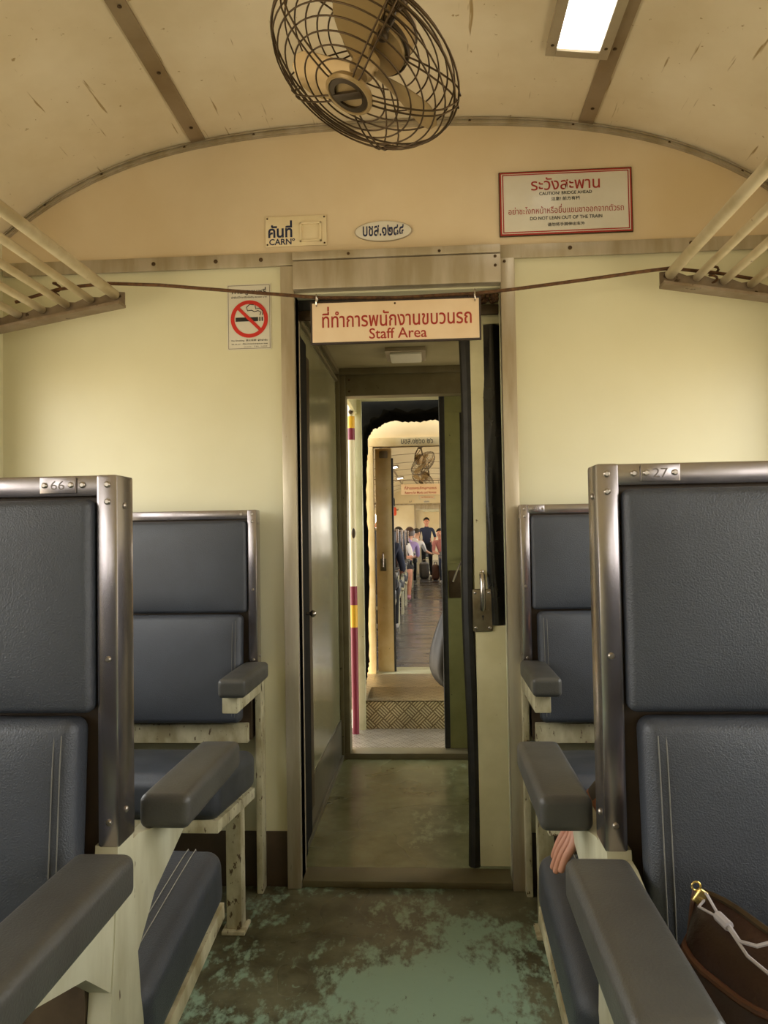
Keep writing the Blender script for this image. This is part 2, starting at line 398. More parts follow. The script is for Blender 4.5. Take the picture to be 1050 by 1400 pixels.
# ------------------------------------------------------------------ the carriage shell
D = 2.55                      # the partition with the doorway
def arch(x): return 2.55 - .07 * x * x - .068 * x ** 4
HW = 1.34
def shell(tagname, y0, y1, wins, xo, mw, mc, mf, first):
    # side walls with open windows
    for s, nm in ((-1, 'wall_left'), (1, 'wall_right')):
        xa, xb = xo + s * HW, xo + s * (HW + .06)
        b = MB(); b.box(xa, xb, y0, y1, -.05, .86); b.box(xa, xb, y0, y1, 1.74, arch(HW) + .03)
        ys = [y0] + [q for wv in wins for q in wv] + [y1]
        for i in range(0, len(ys), 2): b.box(xa, xb, ys[i], ys[i + 1], .86, 1.74)
        b.build(nm, mw, kind='structure')
    n = 36; b = MB(); lo = []; hi = []
    for i in range(n + 1):
        x = -HW - .06 + (2 * HW + .12) * i / n
        lo.append((xo + x, arch(x)))
        hi.append((xo + x, arch(x) + .04))
    b.prism(lo + hi[::-1], 1, y0, y1); b.build('ceiling', mc, kind='structure', ang=60)
    box(xo - HW - .06, xo + HW + .06, y0, y1, -.06, 0).build('floor', mf, kind='structure')

W1 = [(-5.6, -4.5), (-4.2, -3.1), (-2.8, -1.7), (-1.45, -.35), (-.1, 1.0), (1.25, 2.3)]
shell('a', -6.0, D, W1, 0.0, m_cream, m_ceil, m_floor, True)
box(-1.4, 1.4, -6.06, -6.0, -.05, 2.6).build('wall_back', m_cream, kind='structure')
for (a, b_) in W1[1:]:
    for s in (-1, 1): portal(s * 1.41, (a + b_) / 2, 1.3, b_ - a, .88, -s)
for s in (-1, 1):
    for k, (a, b_) in enumerate(W1):
        b = MB()
        for (q0, q1, z0, z1) in ((a - .03, a, .83, 1.77), (b_, b_ + .03, .83, 1.77), (a - .03, b_ + .03, .83, .86), (a - .03, b_ + .03, 1.74, 1.77)):
            b.box(s * 1.325, s * 1.339, q0, q1, z0, z1)
        b.build('window_%d' % (k + 1 + (6 if s > 0 else 0)), m_trim, kind='structure')

# partition wall: cream lower panels, upper panel tinted tan for its warm light
OL, OR, OT = -.318, .37, 1.97
b = MB(); b.box(-1.34, OL, D, D + .06, 0, 2.09); b.box(OR, 1.34, D, D + .06, 0, 2.09); b.box(OL, OR, D, D + .06, OT, 2.09)
b.build('wall_front', m_cream, kind='structure')
n = 40; top = [(-HW + 2 * HW * i / n, arch(-HW + 2 * HW * i / n) + .01) for i in range(n + 1)]
MB().prism([(HW, 2.09), (-HW, 2.09)][::-1] + top[::-1], 1, D - .004, D + .06).build('wall_upper', m_upper, kind='structure')
# curved trim where the wall meets the vault
b = MB()
for r0, r1, yy in ((.0, .024, D - .014), (.0035, .008, D - .020), (.017, .022, D - .020)):
    lo = [(-HW + 2 * HW * i / 48, arch(-HW + 2 * HW * i / 48) - r0) for i in range(49)]
    hi = [(x, z - (r1 - r0)) for x, z in lo]
    b.prism(lo + hi[::-1], 1, yy, D - .0045)
o = b.build('trim_1', m_trim, kind='structure')
for x in (-1.18, -.98, -.69, -.45, .28, .62, .93, 1.16): screw(o, (x, D - .014, arch(x) - .0125), .0045)
# horizontal band
b = MB(); b.box(-1.33, OL - .002, D - .016, D - .0045, 2.066, 2.112, .003); b.box(.371, 1.33, D - .016, D - .0045, 2.062, 2.108, .003)
o = b.build('trim_2', m_trim, kind='structure')
for x in (-.80, -.585, -.43, .60, .99): screw(o, (x, D - .016, 2.089), .007)
# door header box and casings
b = MB(); b.box(OL, OR, D - .045, D, OT + .005, 2.07, .004); b.box(OL, OR, D - .05, D, 2.072, 2.1, .004)
o = b.build('trim_3', m_trim, kind='structure')
for p in ((-.13, 2.086), (.17, 2.083), (.352, 2.06), (.352, 2.03)): screw(o, (p[0], D - .05 if p[1] > 2.07 else D - .046, p[1]), .005)
box(OL - .046, OL, D - .022, D + .085, 0, 2.062, .003).build('trim_4', m_casing, kind='structure')
o = box(OR, OR + .047, D - .022, D + .02, 0, 2.062, .003).build('trim_5', m_casing, kind='structure')
screw(o, (OR + .014, D - .023, 2.05), .005)
box(OL, OR, D - .01, D + .10, 0, .022, .004).build('trim_6', m_vframe, kind='structure')      # threshold
box(-1.33, OL - .046, D - .006, D, 0, .18, .002).build('baseboard_left', m_darkwood, kind='structure')
box(OR + .047, 1.33, D - .006, D, 0, .18, .002).build('baseboard_right', m_darkwood, kind='structure')
# vault seams
for k, x in enumerate((-.64, .66)):
    b = MB(); a0, a1 = x - .0235, x + .0235
    b.prism([(a0, arch(a0) - .007), (a1, arch(a1) - .007), (a1, arch(a1) + .002), (a0, arch(a0) + .002)], 1, -6, D - .02)
    o = b.build('trim_%d' % (8 + k), m_strip, kind='structure')
    for y in (2.44, 2.14, 1.86): screw(o, (x + .004, y, arch(x) - .0075), .006, n=(0, 0, -1))

# ------------------------------------------------------------------ vestibule behind the first doorway
VY = 4.0; VL = -.36; VR = 1.30; VC = 2.03
box(-1.34, 1.40, D + .0, VY + .12, -.06, .005).build('floor', m_vfloor, kind='structure')
b = box(VL - .05, VL, D + .06, VY, .0, VC)
b.build('wall_left', m_vest, kind='structure')
box(VL, VL + .006, D + .09, VY, .03, .21, .002).build('trim_10', m_kick, kind='structure')
box(VL, VL + .016, D + .09, VY, .0, .03, .003).build('trim_11', m_kick, kind='structure')
# gap's shade painted as dark strips, near end of vestibule wall, with small knob
b = MB(); b.box(VL, VL + .014, D + .085, 2.94, .0, 1.90, .003); b.box(VL, VL + .020, D + .085, 2.80, .0, 1.88, .003)
box(VL, VL + .010, 2.94, 3.03, .10, 1.86, .002).build('trim_21', m_fandark, kind='structure')
o = b.build('trim_12', m_bellows, kind='structure')
MB().ball((VL + .04, 2.86, .865), .013).tube([(VL + .01, 2.86, .865), (VL + .035, 2.86, .865)], .006).build('knob', m_chrome, o)
b = MB(); b.box(VL, VL + .012, D + .3, VY, 1.96, 1.975, .003); b.box(VL, VL + .02, D + .1, VY, VC - .03, VC, .003)
b.build('trim_13', m_vframe, kind='structure')
b = MB(); b.box(VR, VR + .06, D + .06, VY, -.05, .85); b.box(VR, VR + .06, D + .06, VY, 1.75, VC + .05)
b.box(VR, VR + .06, D + .06, 2.85, .85, 1.75); b.box(VR, VR + .06, 3.75, VY, .85, 1.75)
b.build('wall_right', m_vest, kind='structure')
portal(VR + .07, 3.3, 1.3, .9, .9, -1)
box(VL - .05, VR + .06, D + .06, VY, VC, VC + .04).build('ceiling', m_vceil, kind='structure')
o = thing('ceiling_lamp', (.02, 3.66, VC), 'small square unlit white lamp on the low vestibule ceiling behind the doorway', 'lamp')
box(-.075, .115, 3.55, 3.77, VC - .02, VC, .004).build('lamp_frame', m_lampframe, o)
box(-.055, .095, 3.57, 3.75, VC - .032, VC - .018, .008).build('diffuser', m_lampoff, o)
box(OL, .262, D + .062, D + .082, 1.935, 1.972, .003).build('trim_22', m_rubber, kind='structure')
box(OL, OR, D + .062, D + .078, 1.90, 1.935, .004).build('trim_23', m_fandark, kind='structure')
# second frame at the outer end of the carriage
b = MB(); b.box(-1.34, -.31, VY, VY + .06, 0, 2.3); b.box(.40, 1.4, VY, VY + .06, 0, 2.3); b.box(-.31, .40, VY, VY + .06, 1.885, 2.3)
b.build('wall_far', m_vframe, kind='structure')
o = box(-.31, .40, VY - .02, VY, 1.885, 2.0, .003).build('trim_14', m_vframe, kind='structure')
for z in (1.91, 1.97): screw(o, (-.29, VY - .02, z), .006)
b = MB(); b.box(VL, .5, VY - .035, VY - .02, 1.995, 2.03, .003); b.box(VL, VL + .02, VY - .04, VY, 0, 2.0, .003); b.box(-.345, -.31, VY - .028, VY, 0, 1.995, .003)
b.build('trim_15', m_vframe, kind='structure')
box(VL, .45, VY - .03, VY + .09, 0, .035, .004).build('trim_16', m_vframe, kind='structure')

# first sliding door, nearly open, in its pocket behind the right casing
DY = 2.645
door = MB().box(.272, 1.05, DY, DY + .035, .03, .84, .003).box(.272, .318, DY, DY + .035, .84, 1.875).box(.272, 1.05, DY, DY + .035, 1.875, 1.99, .003).box(.9, 1.05, DY, DY + .035, .84, 1.875)
door = door.build('door_1', m_doorpaint, kind='structure')
b = MB(); b.tube([(.253 + .006 * math.sin(z * 5), DY + .016, z) for z in [.025 + i * .0655 for i in range(31)]], .021, 8)
b.build('rubber_edge', m_rubber, door)
# black vinyl sheet covering the door window
rows = []
for i in range(40):
    z = .842 + (1.872 - .842) * i / 39; row = []
    for j in range(22):
        x = .314 + .30 * j / 21; u = (x - .34) / .03 - .35 * math.sin(z * 3.2) - .1 * math.sin(z * 9)
        row.append((x, DY + .012 - .020 * math.exp(-u * u) - .005 * math.sin(x * 90 + z * 4), z))
    rows.append(row)
MB().grid(rows).build('window_sheet', m_black, door, ang=80)
box(.31, .93, DY + .02, DY + .034, .838, 1.878).build('window_pane', m_rubber, door)
h = box(.262, .330, DY - .007, DY + .001, .82, .965, .006).build('handle_plate', m_lock, door)
b = MB(); b.tube([(.296, DY - .006, 1.015), (.296, DY - .030, 1.012), (.296, DY - .040, .99), (.296, DY - .040, .92), (.296, DY - .03, .90), (.296, DY - .006, .897)], .0095, 10)
b.box(.289, .303, DY - .008, DY, .96, 1.03, .004)
b.build('pull_handle', m_chrome, h)
MB().lathe([(.004, 0), (.004, .002)], Matrix.Translation((.297, DY - .0075, .872)) @ Matrix.Rotation(R(90), 4, 'X'), 10).prism([(.2945, .872), (.2995, .872), (.298, .858), (.296, .858)], 1, DY - .009, DY - .0065).build('keyhole', m_noblack, h)
for x in (.273, .320):
    for z in (.833, .952): screw(h, (x, DY - .007, z), .0055, m_chrome)
# clump of grime and cobweb over the door
b = MB()
for i in range(26):
    p = V((random.uniform(.27, .365), DY - .03 + random.uniform(-.02, .02), 1.966 - abs(random.gauss(0, .012))))
    b.ball(p, (random.uniform(.006, .016), .01, random.uniform(.005, .012)), 7, 5)
b.build('trim_17', m_rope, kind='structure')

# second sliding door, half open
D2 = VY + .065
door2 = MB().box(.205, .95, D2, D2 + .035, .035, 1.0, .003).box(.205, .285, D2, D2 + .035, 1.0, 1.80).box(.205, .95, D2, D2 + .035, 1.80, 1.90, .003).box(.8, .95, D2, D2 + .035, 1.0, 1.8)
door2 = door2.build('door_2', m_olive, kind='structure')
b = MB(); b.box(.176, .207, D2 - .004, D2 + .04, .035, 1.9, .008); b.build('rubber_edge', m_rubber, door2)
box(.27, .82, D2 + .012, D2 + .022, .98, 1.82).build('window_pane', m_rubber, door2)
h = box(.212, .275, D2 - .008, D2, .82, .965, .004).build('handle_plate', m_fandark, door2)
MB().tube([(.285, D2 - .008, 1.03), (.283, D2 - .05, 1.02), (.262, D2 - .055, .98), (.235, D2 - .05, .91), (.232, D2 - .01, .905)], .006, 8).build('pull_handle', m_chrome, h)

# ------------------------------------------------------------------ gangway between the carriages
box(-.5, .75, VY + .07, 4.63, -.05, 0.002).build('floor', m_plate_s, kind='structure')
o = thing('gangway_step', (.03, 4.8, 0), 'raised step of bright diamond tread plate in the gangway between carriages', 'step')
box(-.285, .43, 4.61, 4.618, .0, .167, .002).build('riser', m_plate, o)
box(-.285, .43, 4.61, 5.04, .159, .167, .002).build('tread', m_plate, o)
box(-.285, .43, 5.03, 5.04, .0, .159).build('back_plate', m_rackmetal, o)
box(-.45, .75, 5.04, 6.2, .02, .045, .002).build('floor', m_plate, kind='structure')
# outer frame of the first carriage
b = MB(); b.box(-.325, -.285, 4.58, 4.64, 0, 2.0, .004); b.box(-.33, .45, 4.10, 4.64, 1.97, 2.0, .004); b.box(-.33, -.31, 4.07, 4.64, 1.89, 2.0)
b.box(.42, .46, 4.58, 4.64, 0, 2.0, .004)
b.build('trim_18', m_jamb, kind='structure')
pole = thing('striped_pole', (-.336, 4.5, 0), 'thin upright pole with yellow and maroon bands at the left edge of the far doorway', 'pole')
def seg(z0, z1, m, nm): MB().tube([(-.336, 4.5, z0), (-.336, 4.5, z1)], .021, 14).build(nm, m, pole)
seg(.002, .62, m_maroon, 'maroon_band'); seg(.62, .75, m_yellow, 'yellow_band'); seg(.75, .86, m_maroon, 'maroon_band')
seg(.86, 1.72, m_polew, 'cream_band'); seg(1.72, 1.79, m_maroon, 'maroon_band'); seg(1.79, 1.86, m_yellow, 'yellow_band'); seg(1.86, 1.93, m_polew, 'cream_band')
MB().ball((-.336, 4.478, 1.885), .014).build('knob', m_fandark, pole)
MB().ball((-.33, 4.478, 1.17), (.012, .012, .03)).build('clip', m_fandark, pole)
# black folded bellows hood
b = MB(); rows = []
path = [(-.30, .175), (-.30, .6), (-.30, 1.2), (-.30, 1.62), (-.285, 1.78), (-.235, 1.87), (-.15, 1.915), (-.05, 1.925), (.1, 1.92), (.25, 1.915), (.38, 1.89), (.46, 1.82), (.50, 1.7), (.50, 1.2), (.50, .6), (.50, .17)]
fine = []
for (p, q) in zip(path, path[1:]):
    for k in range(4): fine.append((p[0] + (q[0] - p[0]) * k / 4, p[1] + (q[1] - p[1]) * k / 4))
fine.append(path[-1])
ny = 41
for j in range(ny):
    y = 4.68 + j * .035; o_ = .035 if j % 2 else 0
    row = []
    for i, (x, z) in enumerate(fine):
        d = V((x - .1, (z - 1.0) * .6)); d.normalize(); wv = .012 * math.sin(i * 1.9 + j) + .008 * math.sin(i * .8)
        fl = j / (ny - 1); row.append((x + d.x * (o_ + wv) + (.085 if x > .1 else -.085) * fl * min(1, abs(x - .1) / .3), y, z + d.y * (o_ + wv) + .14 * fl * max(0, min(1, (z - 1.2) / .6))))
    rows.append(row)
b.grid(rows)
o_rows = []
for row in rows[::max(1, ny - 1)]:
    for sc in (0,): o_rows.append(row)
# thick outer skin so the hood is not paper thin
b.grid([[(x + (.08 if x > .1 else -.08) * (1 if abs(x - .1) > .3 else .3), y, z + (.10 if z > 1.6 else 0)) for x, y, z in row] for row in rows])
for e in (0, -1):
    r0 = rows[e]; r1 = [(x + (.08 if x > .1 else -.08) * (1 if abs(x - .1) > .3 else .3), y, z + (.10 if z > 1.6 else 0)) for x, y, z in r0]
    b.grid([r0, r1])
b_ = None
bel = tag(b.build('gangway_bellows', m_bellows, ang=50), 'black folded bellows hood arching over the gangway between the carriages', 'bellows')
# dark sack hanging behind the second door
b = MB(); rows = []
for i in range(25):
    t = i / 24; z = .90 - t * .60; rr = .02 + .135 * math.sin(min(1, t * 1.25) * math.pi / 2) ** 1.3 * (1 if t < .75 else math.sqrt(max(.0, 1 - ((t - .75) / .26) ** 2)))
    row = []
    for k in range(33):
        a = 2 * math.pi * k / 32; q = rr * (1 + .05 * math.sin(6 * a + 3 * t) + .02 * math.sin(13 * a))
        row.append((.26 + q * math.cos(a), 4.27 + .6 * q * math.sin(a), z))
    rows.append(row)
b.grid(rows)
sack = thing('rubbish_sack', (.26, 4.27, .3), 'dark full plastic sack hanging behind the half open second door', 'sack')
b.build('sack_body', m_bagblack, sack, ang=70)
MB().tube([(.26, 4.27, .89), (.25, 4.2, .98), (.245, 4.12, 1.04), (.255, 4.115, 1.04), (.27, 4.2, .98), (.27, 4.27, .89)], .006, 8).build('tied_neck', m_bagblack, sack)

# ------------------------------------------------------------------ second carriage
C2, C2E = 6.35, 23.0
W2 = [(C2 + .55 + 1.45 * k, C2 + .55 + 1.45 * k + 1.15) for k in range(11)]
shell('b', C2, C2E, W2, 0.0, m_cream2, m_cream2, m_bluefloor, False)
for k in (0, 2, 4, 6, 8, 10):
    for s in (-1, 1): portal(s * 1.41, (W2[k][0] + W2[k][1]) / 2, 1.3, 1.15, .88, -s)
b = MB(); b.box(-1.34, -.345, C2 - .06, C2, -.05, 2.3); b.box(.36, 1.34, C2 - .06, C2, -.05, 2.3); b.box(-.345, .36, C2 - .06, C2, 1.885, 2.3)
b.prism([(-1.4, 2.3), (1.4, 2.3)][::1] + [(HW - 2 * HW * i / 20, arch(HW - 2 * HW * i / 20) + .02) for i in range(21)], 1, C2 - .06, C2)
b.build('wall_front', paint('end_wall_tan', '#d3b98a', '#c8ab78', 2, rough=.5), kind='structure')
m_warmframe = paint('warm_frame', '#d6bd8a', '#c8aa70', 6, chip='#7d5a2c', amt=.03, cscale=30, rough=.45)
b = MB(); b.box(-.385, -.345, C2 - .10, C2 + .02, 0, 1.885, .003); b.box(.36, .40, C2 - .10, C2 + .02, 0, 1.885, .003); b.box(-.385, .40, C2 - .10, C2 + .02, 1.885, 1.955, .003)
o = b.build('trim_19', m_warmframe, kind='structure')
text('lettering', 'บชส.๑๒๖๐ ๒๖', m_noblack, o, (.02, C2 - .101, 1.922), 0, width=.26, height=.042)
box(-.345, .36, C2 - .14, C2 + .25, 0, .03, .004).build('trim_20', m_jamb, kind='structure')
d3 = box(-.335, -.20, C2 + .03, C2 + .065, .03, 1.88, .003).build('door_3', m_warmframe, kind='structure')
box(-.203, -.186, C2 + .028, C2 + .067, .03, 1.80, .004).build('rubber_edge', m_rubber, d3)
h = box(-.305, -.255, C2 + .022, C2 + .03, .86, .965, .003).build('handle_plate', m_lock, d3)
MB().tube([(-.28, C2 + .022, 1.01), (-.28, C2 - .01, 1.0), (-.28, C2 - .01, .90), (-.28, C2 + .022, .89)], .009, 8).build('pull_handle', m_chrome, h)
box(-.30, -.23, C2 + .01, C2 + .03, 1.80, 1.86, .01).build('door_runner', m_rackmetal, d3)
for k in range(12):
    y = C2 + .9 + 1.45 * k; b = MB(); n = 24
    lo = [(-HW + 2 * HW * i / n, arch(-HW + 2 * HW * i / n) - .006) for i in range(n + 1)]; hi = [(x, z + .008) for x, z in lo]
    b.prism(lo + hi[::-1], 1, y - .015, y + .015); b.build('trim_%d' % (30 + k), m_strip, kind='structure', ang=60)
for k, x in enumerate((-.64, .66)): box(x - .02, x + .02, C2 + .1, C2E - .1, arch(x) - .008, arch(x) + .003).build('trim_%d' % (42 + k), m_strip, kind='structure')
# far partition
b = MB(); b.box(-1.34, -.335, C2E, C2E + .06, 0, 2.09); b.box(.34, 1.34, C2E, C2E + .06, 0, 2.09); b.box(-.335, .34, C2E, C2E + .06, 1.94, 2.09)
b.prism([(-1.34, 2.09), (1.34, 2.09)] + [(HW - 2 * HW * i / 20, arch(HW - 2 * HW * i / 20) + .01) for i in range(21)], 1, C2E, C2E + .06)
b.build('wall_far', m_cream2, kind='structure')
b = MB(); b.box(-.395, -.335, C2E - .03, C2E + .1, 0, 2.07, .004); b.box(.34, .40, C2E - .03, C2E + .1, 0, 2.07, .004); b.box(-.335, .34, C2E - .05, C2E + .1, 1.94, 2.07, .004)
b.build('trim_44', m_trim, kind='structure')
box(-1.33, 1.33, C2E - .015, C2E, 2.07, 2.11).build('trim_45', m_trim, kind='structure')
box(-.335, -.12, C2E + .1, C2E + .14, 0, 1.92).build('door_4', m_cream2, kind='structure')
# third carriage, dimly seen through the last doorway
C3, C3E = 24.6, 36.0; XO = .45
W3 = [(C3 + 1.0 + 1.6 * k, C3 + 1.0 + 1.6 * k + 1.2) for k in range(6)]
shell('c', C3, C3E, W3, XO, m_cream2, m_cream2, m_bluefloor, False)
box(-1.34, 1.34, C2E + .06, C3 + .02, -.06, .004).build('floor', m_plate_s, kind='structure')
b = MB(); b.box(-1.2, -.30, C3 - .3, C3 - .2, 0, 2.5); b.box(.42, 1.2, C3 - .3, C3 - .2, 0, 2.5); b.box(-.30, .42, C3 - .3, C3 - .2, 1.9, 2.5)
b.build('wall_front', m_vframe, kind='structure')
box(XO - 1.4, XO + 1.4, C3E, C3E + .06, 0, 2.6).build('wall_back', m_cream2, kind='structure')

# ------------------------------------------------------------------ benches
def bench(name, s, xa, xw, double, loc, label, group, low=.60, pad=-.016, seat=-.01):
    """loc = foot of the backrest on the aisle side; local y = 0 is the middle of the backrest frame"""
    ox, oy, _ = loc
    t = thing(name, loc, label, 'bench', group)
    X = lambda x: s * x
    yb, yf = (.034, -.025) if double else (.025, -.025)
    Y = lambda y: oy + y
    # polished frame round the backrest
    b = MB(); z0, z1 = .725, 1.243
    b.box(X(xa), X(xa + .030), Y(yf), Y(yb), z0, z1, .004)
    b.box(X(xw - .030), X(xw), Y(yf), Y(yb), z0, z1, .004)
    b.box(X(xa + .002), X(xw - .002), Y(yf + .0012), Y(yb - .001), z1 - .030, z1 - .0005, .004)
    fr = b.build('back_frame', m_steel, t)
    for zz, yy in ((1.205, yf), (.985, yf), (.76, yf)): screw(fr, (X(xa + .014), Y(yy), zz), .0045, m_rivet, name='rivet')
    screw(fr, (X(xa + .05), Y(yf), z1 - .014), .0045, m_rivet, name='rivet'); screw(fr, (X(xa + .014), Y(yf), z1 - .014), .0045, m_rivet, name='rivet')
    screw(fr, (X(xa), Y(0), 1.20), .0045, m_rivet, n=(-s, 0, 0), name='rivet'); screw(fr, (X(xa), Y(0), .77), .0045, m_rivet, n=(-s, 0, 0), name='rivet')
    box(X(xa + .028), X(xw - .028), Y(-.006), Y(.006 if double else .05), .50, 1.22).build('back_board', m_darkwood, t)  # board coloured dark for the shadow in the gaps round the cushions
    xm, hx = (xa + .0335 + xw - .0335) / 2, (xw - xa - .067) / 2
    for d in ((-1, 1) if double else (-1,)):
        F = Matrix.Translation((0, oy, 0)) @ Matrix.Diagonal((1, 1 if d < 0 else -1, 1, 1))
        zt, zb = 1.208, .912
        b = MB().rbox((X(xm), -.024, (zt + zb) / 2), (hx, .017, (zt - zb) / 2), .011, 14, (.0, .015, 0), F)
        b.build('upper_cushion', m_vinyl, t, ang=60)
        zt, zb = .905, low
        Q = F @ Matrix.Translation((0, -.008, zt)) @ Matrix.Rotation(R(-4.5), 4, 'X') @ Matrix.Translation((0, .008, -zt))
        b = MB().rbox((X(xm + .006), -.034, (zt + zb) / 2), (hx - .006, .030, (zt - zb) / 2), .018, 14, (0, .012, 0), Q)
        lc = b.build('lower_cushion', m_vinyl, t, ang=60)
        b = MB()
        for dx in (.016, .026):
            pts = []
            for k in range(15):
                u = -1 + 2 * k / 14; z = (zt + zb) / 2 + u * ((zt - zb) / 2 - .02); xx = xa + .045 + dx; w_ = (1 - abs((xx - xm) / hx) ** 4) * (1 - u ** 4)
                pts.append(Q @ V((X(xx), -.0642 - .012 * w_, z)))
            b.tube(pts, .0009, 5)
        b.build('stitching', m_stitch2, lc)
        # seat
        sl = R(6.5)
        T = F @ Matrix.Translation((0, -.055, .485)) @ Matrix.Rotation(-sl, 4, 'X')
        b = MB().rbox((X((xa + seat + xw) / 2), -.21, -.062), ((xw - xa - seat) / 2 - .002, .212, .058), .030, 12, (0, .010, .012), T)
        sc = b.build('seat_cushion', m_vinyl, t, ang=60)
        b = MB()
        for dx in (.055, .070):
            pts = []
            for k in range(19):
                y = -.02 - .385 * k / 18; xx = xa + seat + dx; p = ((xx - (xa + xw) / 2) / ((xw - xa) / 2), (y + .21) / .212)
                pts.append(T @ V((X(xx), y, -.004 + .012 * (1 - abs(p[0]) ** 4) * (1 - abs(p[1]) ** 4) + .0008)))
            pts.append(T @ V((X(xa + seat + dx), -.4215, -.03))); pts.append(T @ V((X(xa + seat + dx), -.424, -.10)))
            b.tube(pts, .0009, 5)
        b.build('stitching', m_stitch, sc)
        b = MB().box(X(xa + seat + .004), X(xw), -.415, .0, -.150, -.118, .002, T)
        b.build('seat_base', m_chip, t)
        if double:
            box(X(xa + .036), X(xw), Y(d * .03), Y(d * .055), .36, .60).build('rear_board', m_rustplate, t)
        # armrest pad on the aisle side
        y0, y1 = (.105, .43) if double else (.02, .335)
        b = MB().rbox((X(xa + pad), -(y0 + y1) / 2, .727), (.040, (y1 - y0) / 2, .026), .012, 6, (0, 0, .004), F)
        b.build('armrest', m_arm, t, ang=50)
        b = MB().rbox((X(xw - .05), -(y0 + y1) / 2, .727), (.040, (y1 - y0) / 2, .026), .012, 4, (0, 0, .004), F)
        b.build('armrest', m_arm, t, ang=50)
        sg = d
        if double:
            poly = [(Y(sg * .02), .715), (Y(sg * .055), .715), (Y(sg * .12), .699), (Y(sg * .40), .699), (Y(sg * .40), .688), (Y(sg * .12), .60), (Y(sg * .045), .54), (Y(sg * .02), .54)]
            MB().prism(poly, 0, X(xa + .004), X(xa + .034)).build('arm_bracket', m_plate_paint, t)
        else:
            b = MB().box(X(xa + .0), X(xa + .045), Y(-.29), Y(.03), .648, .697, .004)
            b.build('arm_bracket', m_chip, t)
    if double:
        poly = [(-.024, .728), (.030, .728), (.038, .60), (.056, .48), (.10, .30), (.16, .0), (-.16, .0), (-.10, .30), (-.056, .48), (-.036, .60)]
        for xx in (xa + .002, xw - .034):
            MB().prism([(Y(p), z) for p, z in poly], 0, X(xx), X(xx + .032)).build('end_frame', m_plate_paint, t)
    else:
        b = MB().box(X(xa + .0), X(xa + .020), Y(.012), Y(.072), 0, .725, .003)
        b.build('end_frame', m_chip, t)
        b = MB().box(X(xa + .035), X(xw - .02), Y(-.03), Y(.03), .495, .555, .003); b.build('back_rail', m_chip, t)
        for xx in (xa + .008, xw - .06):
            b = MB().box(X(xx), X(xx + .045), Y(-.235), Y(-.185), 0.012, .39, .003).box(X(xx - .012), X(xx + .057), Y(-.25), Y(-.172), 0, .012, .004)
            b.build('leg', m_chip, t)
    return t, fr

def plate(fr, s, xa, yfront, txt, off):
    x0, x1 = sorted((s * (xa + off), s * (xa + off + .052)))
    p = box(x0, x1, yfront - .0035, yfront - .0005, 1.2175, 1.2405, .0012).build('number_plate', m_steel, fr)
    text('numeral', txt, m_numeral, p, ((x0 + x1) / 2, yfront - .0038, 1.229), 0, width=.020, height=.0125)
    for x in (x0 + .007, x1 - .007): screw(p, (x, yfront - .0035, 1.229), .0042, m_rivet, name='rivet')

BG = 'grey vinyl benches of this compartment'
t1, f1 = bench('bench', -1, .310, 1.30, True, (-.30, 1.075, 0), 'back-to-back grey vinyl bench at the front left, steel frame with number plate 66', 'foreground back-to-back benches', low=.60)
plate(f1, -1, .310, 1.05, '66', .058)
t2, f2 = bench('bench', 1, .352, 1.30, True, (.35, 1.075, 0), 'back-to-back grey vinyl bench at the front right, steel frame with number plate 27', 'foreground back-to-back benches', low=.60, seat=-.03, pad=-.028)
plate(f2, 1, .352, 1.05, '27', .058)
t3, f3 = bench('bench', -1, .437, 1.30, False, (-.44, 2.478, 0), 'blue-grey single bench against the end wall, left of the doorway', 'benches against the end wall', low=.565, pad=.006, seat=.0)
t4, f4 = bench('bench', 1, .408, 1.30, False, (.41, 2.478, 0), 'blue-grey single bench against the end wall, right of the doorway', 'benches against the end wall', low=.565, pad=.03, seat=.0)
plate(f4, 1, .408, 2.453, '28', .025)
for tt, xx in ((t1, -.30), (t2, .35)):  # extra unseen benches, added to shade near seats and darken steel reflections
    o = copy_tree(tt); o.location = (xx, -.36, 0)
    o['label'] = 'grey vinyl back-to-back bench %s of the viewer, outside the picture, added to shade the near seats' % ('left' if xx < 0 else 'right'); o['group'] = 'added benches beside the viewer'
ORD = ['nearest', 'second', 'third', 'fourth', 'fifth', 'sixth', 'seventh', 'eighth', 'ninth', 'tenth', 'eleventh', 'twelfth']
for k in range(10):
    o = copy_tree(t1); o.location = (-.30, 8.55 + 1.45 * k, 0)
    o['label'] = 'grey vinyl bench on the left side of the next carriage, %s row from its doorway' % ORD[k]; o['group'] = 'left benches of the next carriage'
for k in range(6):
    o = copy_tree(t2); o.location = (.35, 8.55 + 1.45 * (k + 4), 0)
    o['label'] = 'grey vinyl bench on the right side of the next carriage, %s row from its doorway' % ORD[k + 4]; o['group'] = 'right benches of the next carriage'
for k in range(2):
    o = copy_tree(t1); o.location = (XO - .42, 26.6 + 3.2 * k, 0)
    o['label'] = '%s grey vinyl bench seen through the last doorway in the third carriage' % ('nearer', 'farther')[k]; o['group'] = 'benches of the third carriage'

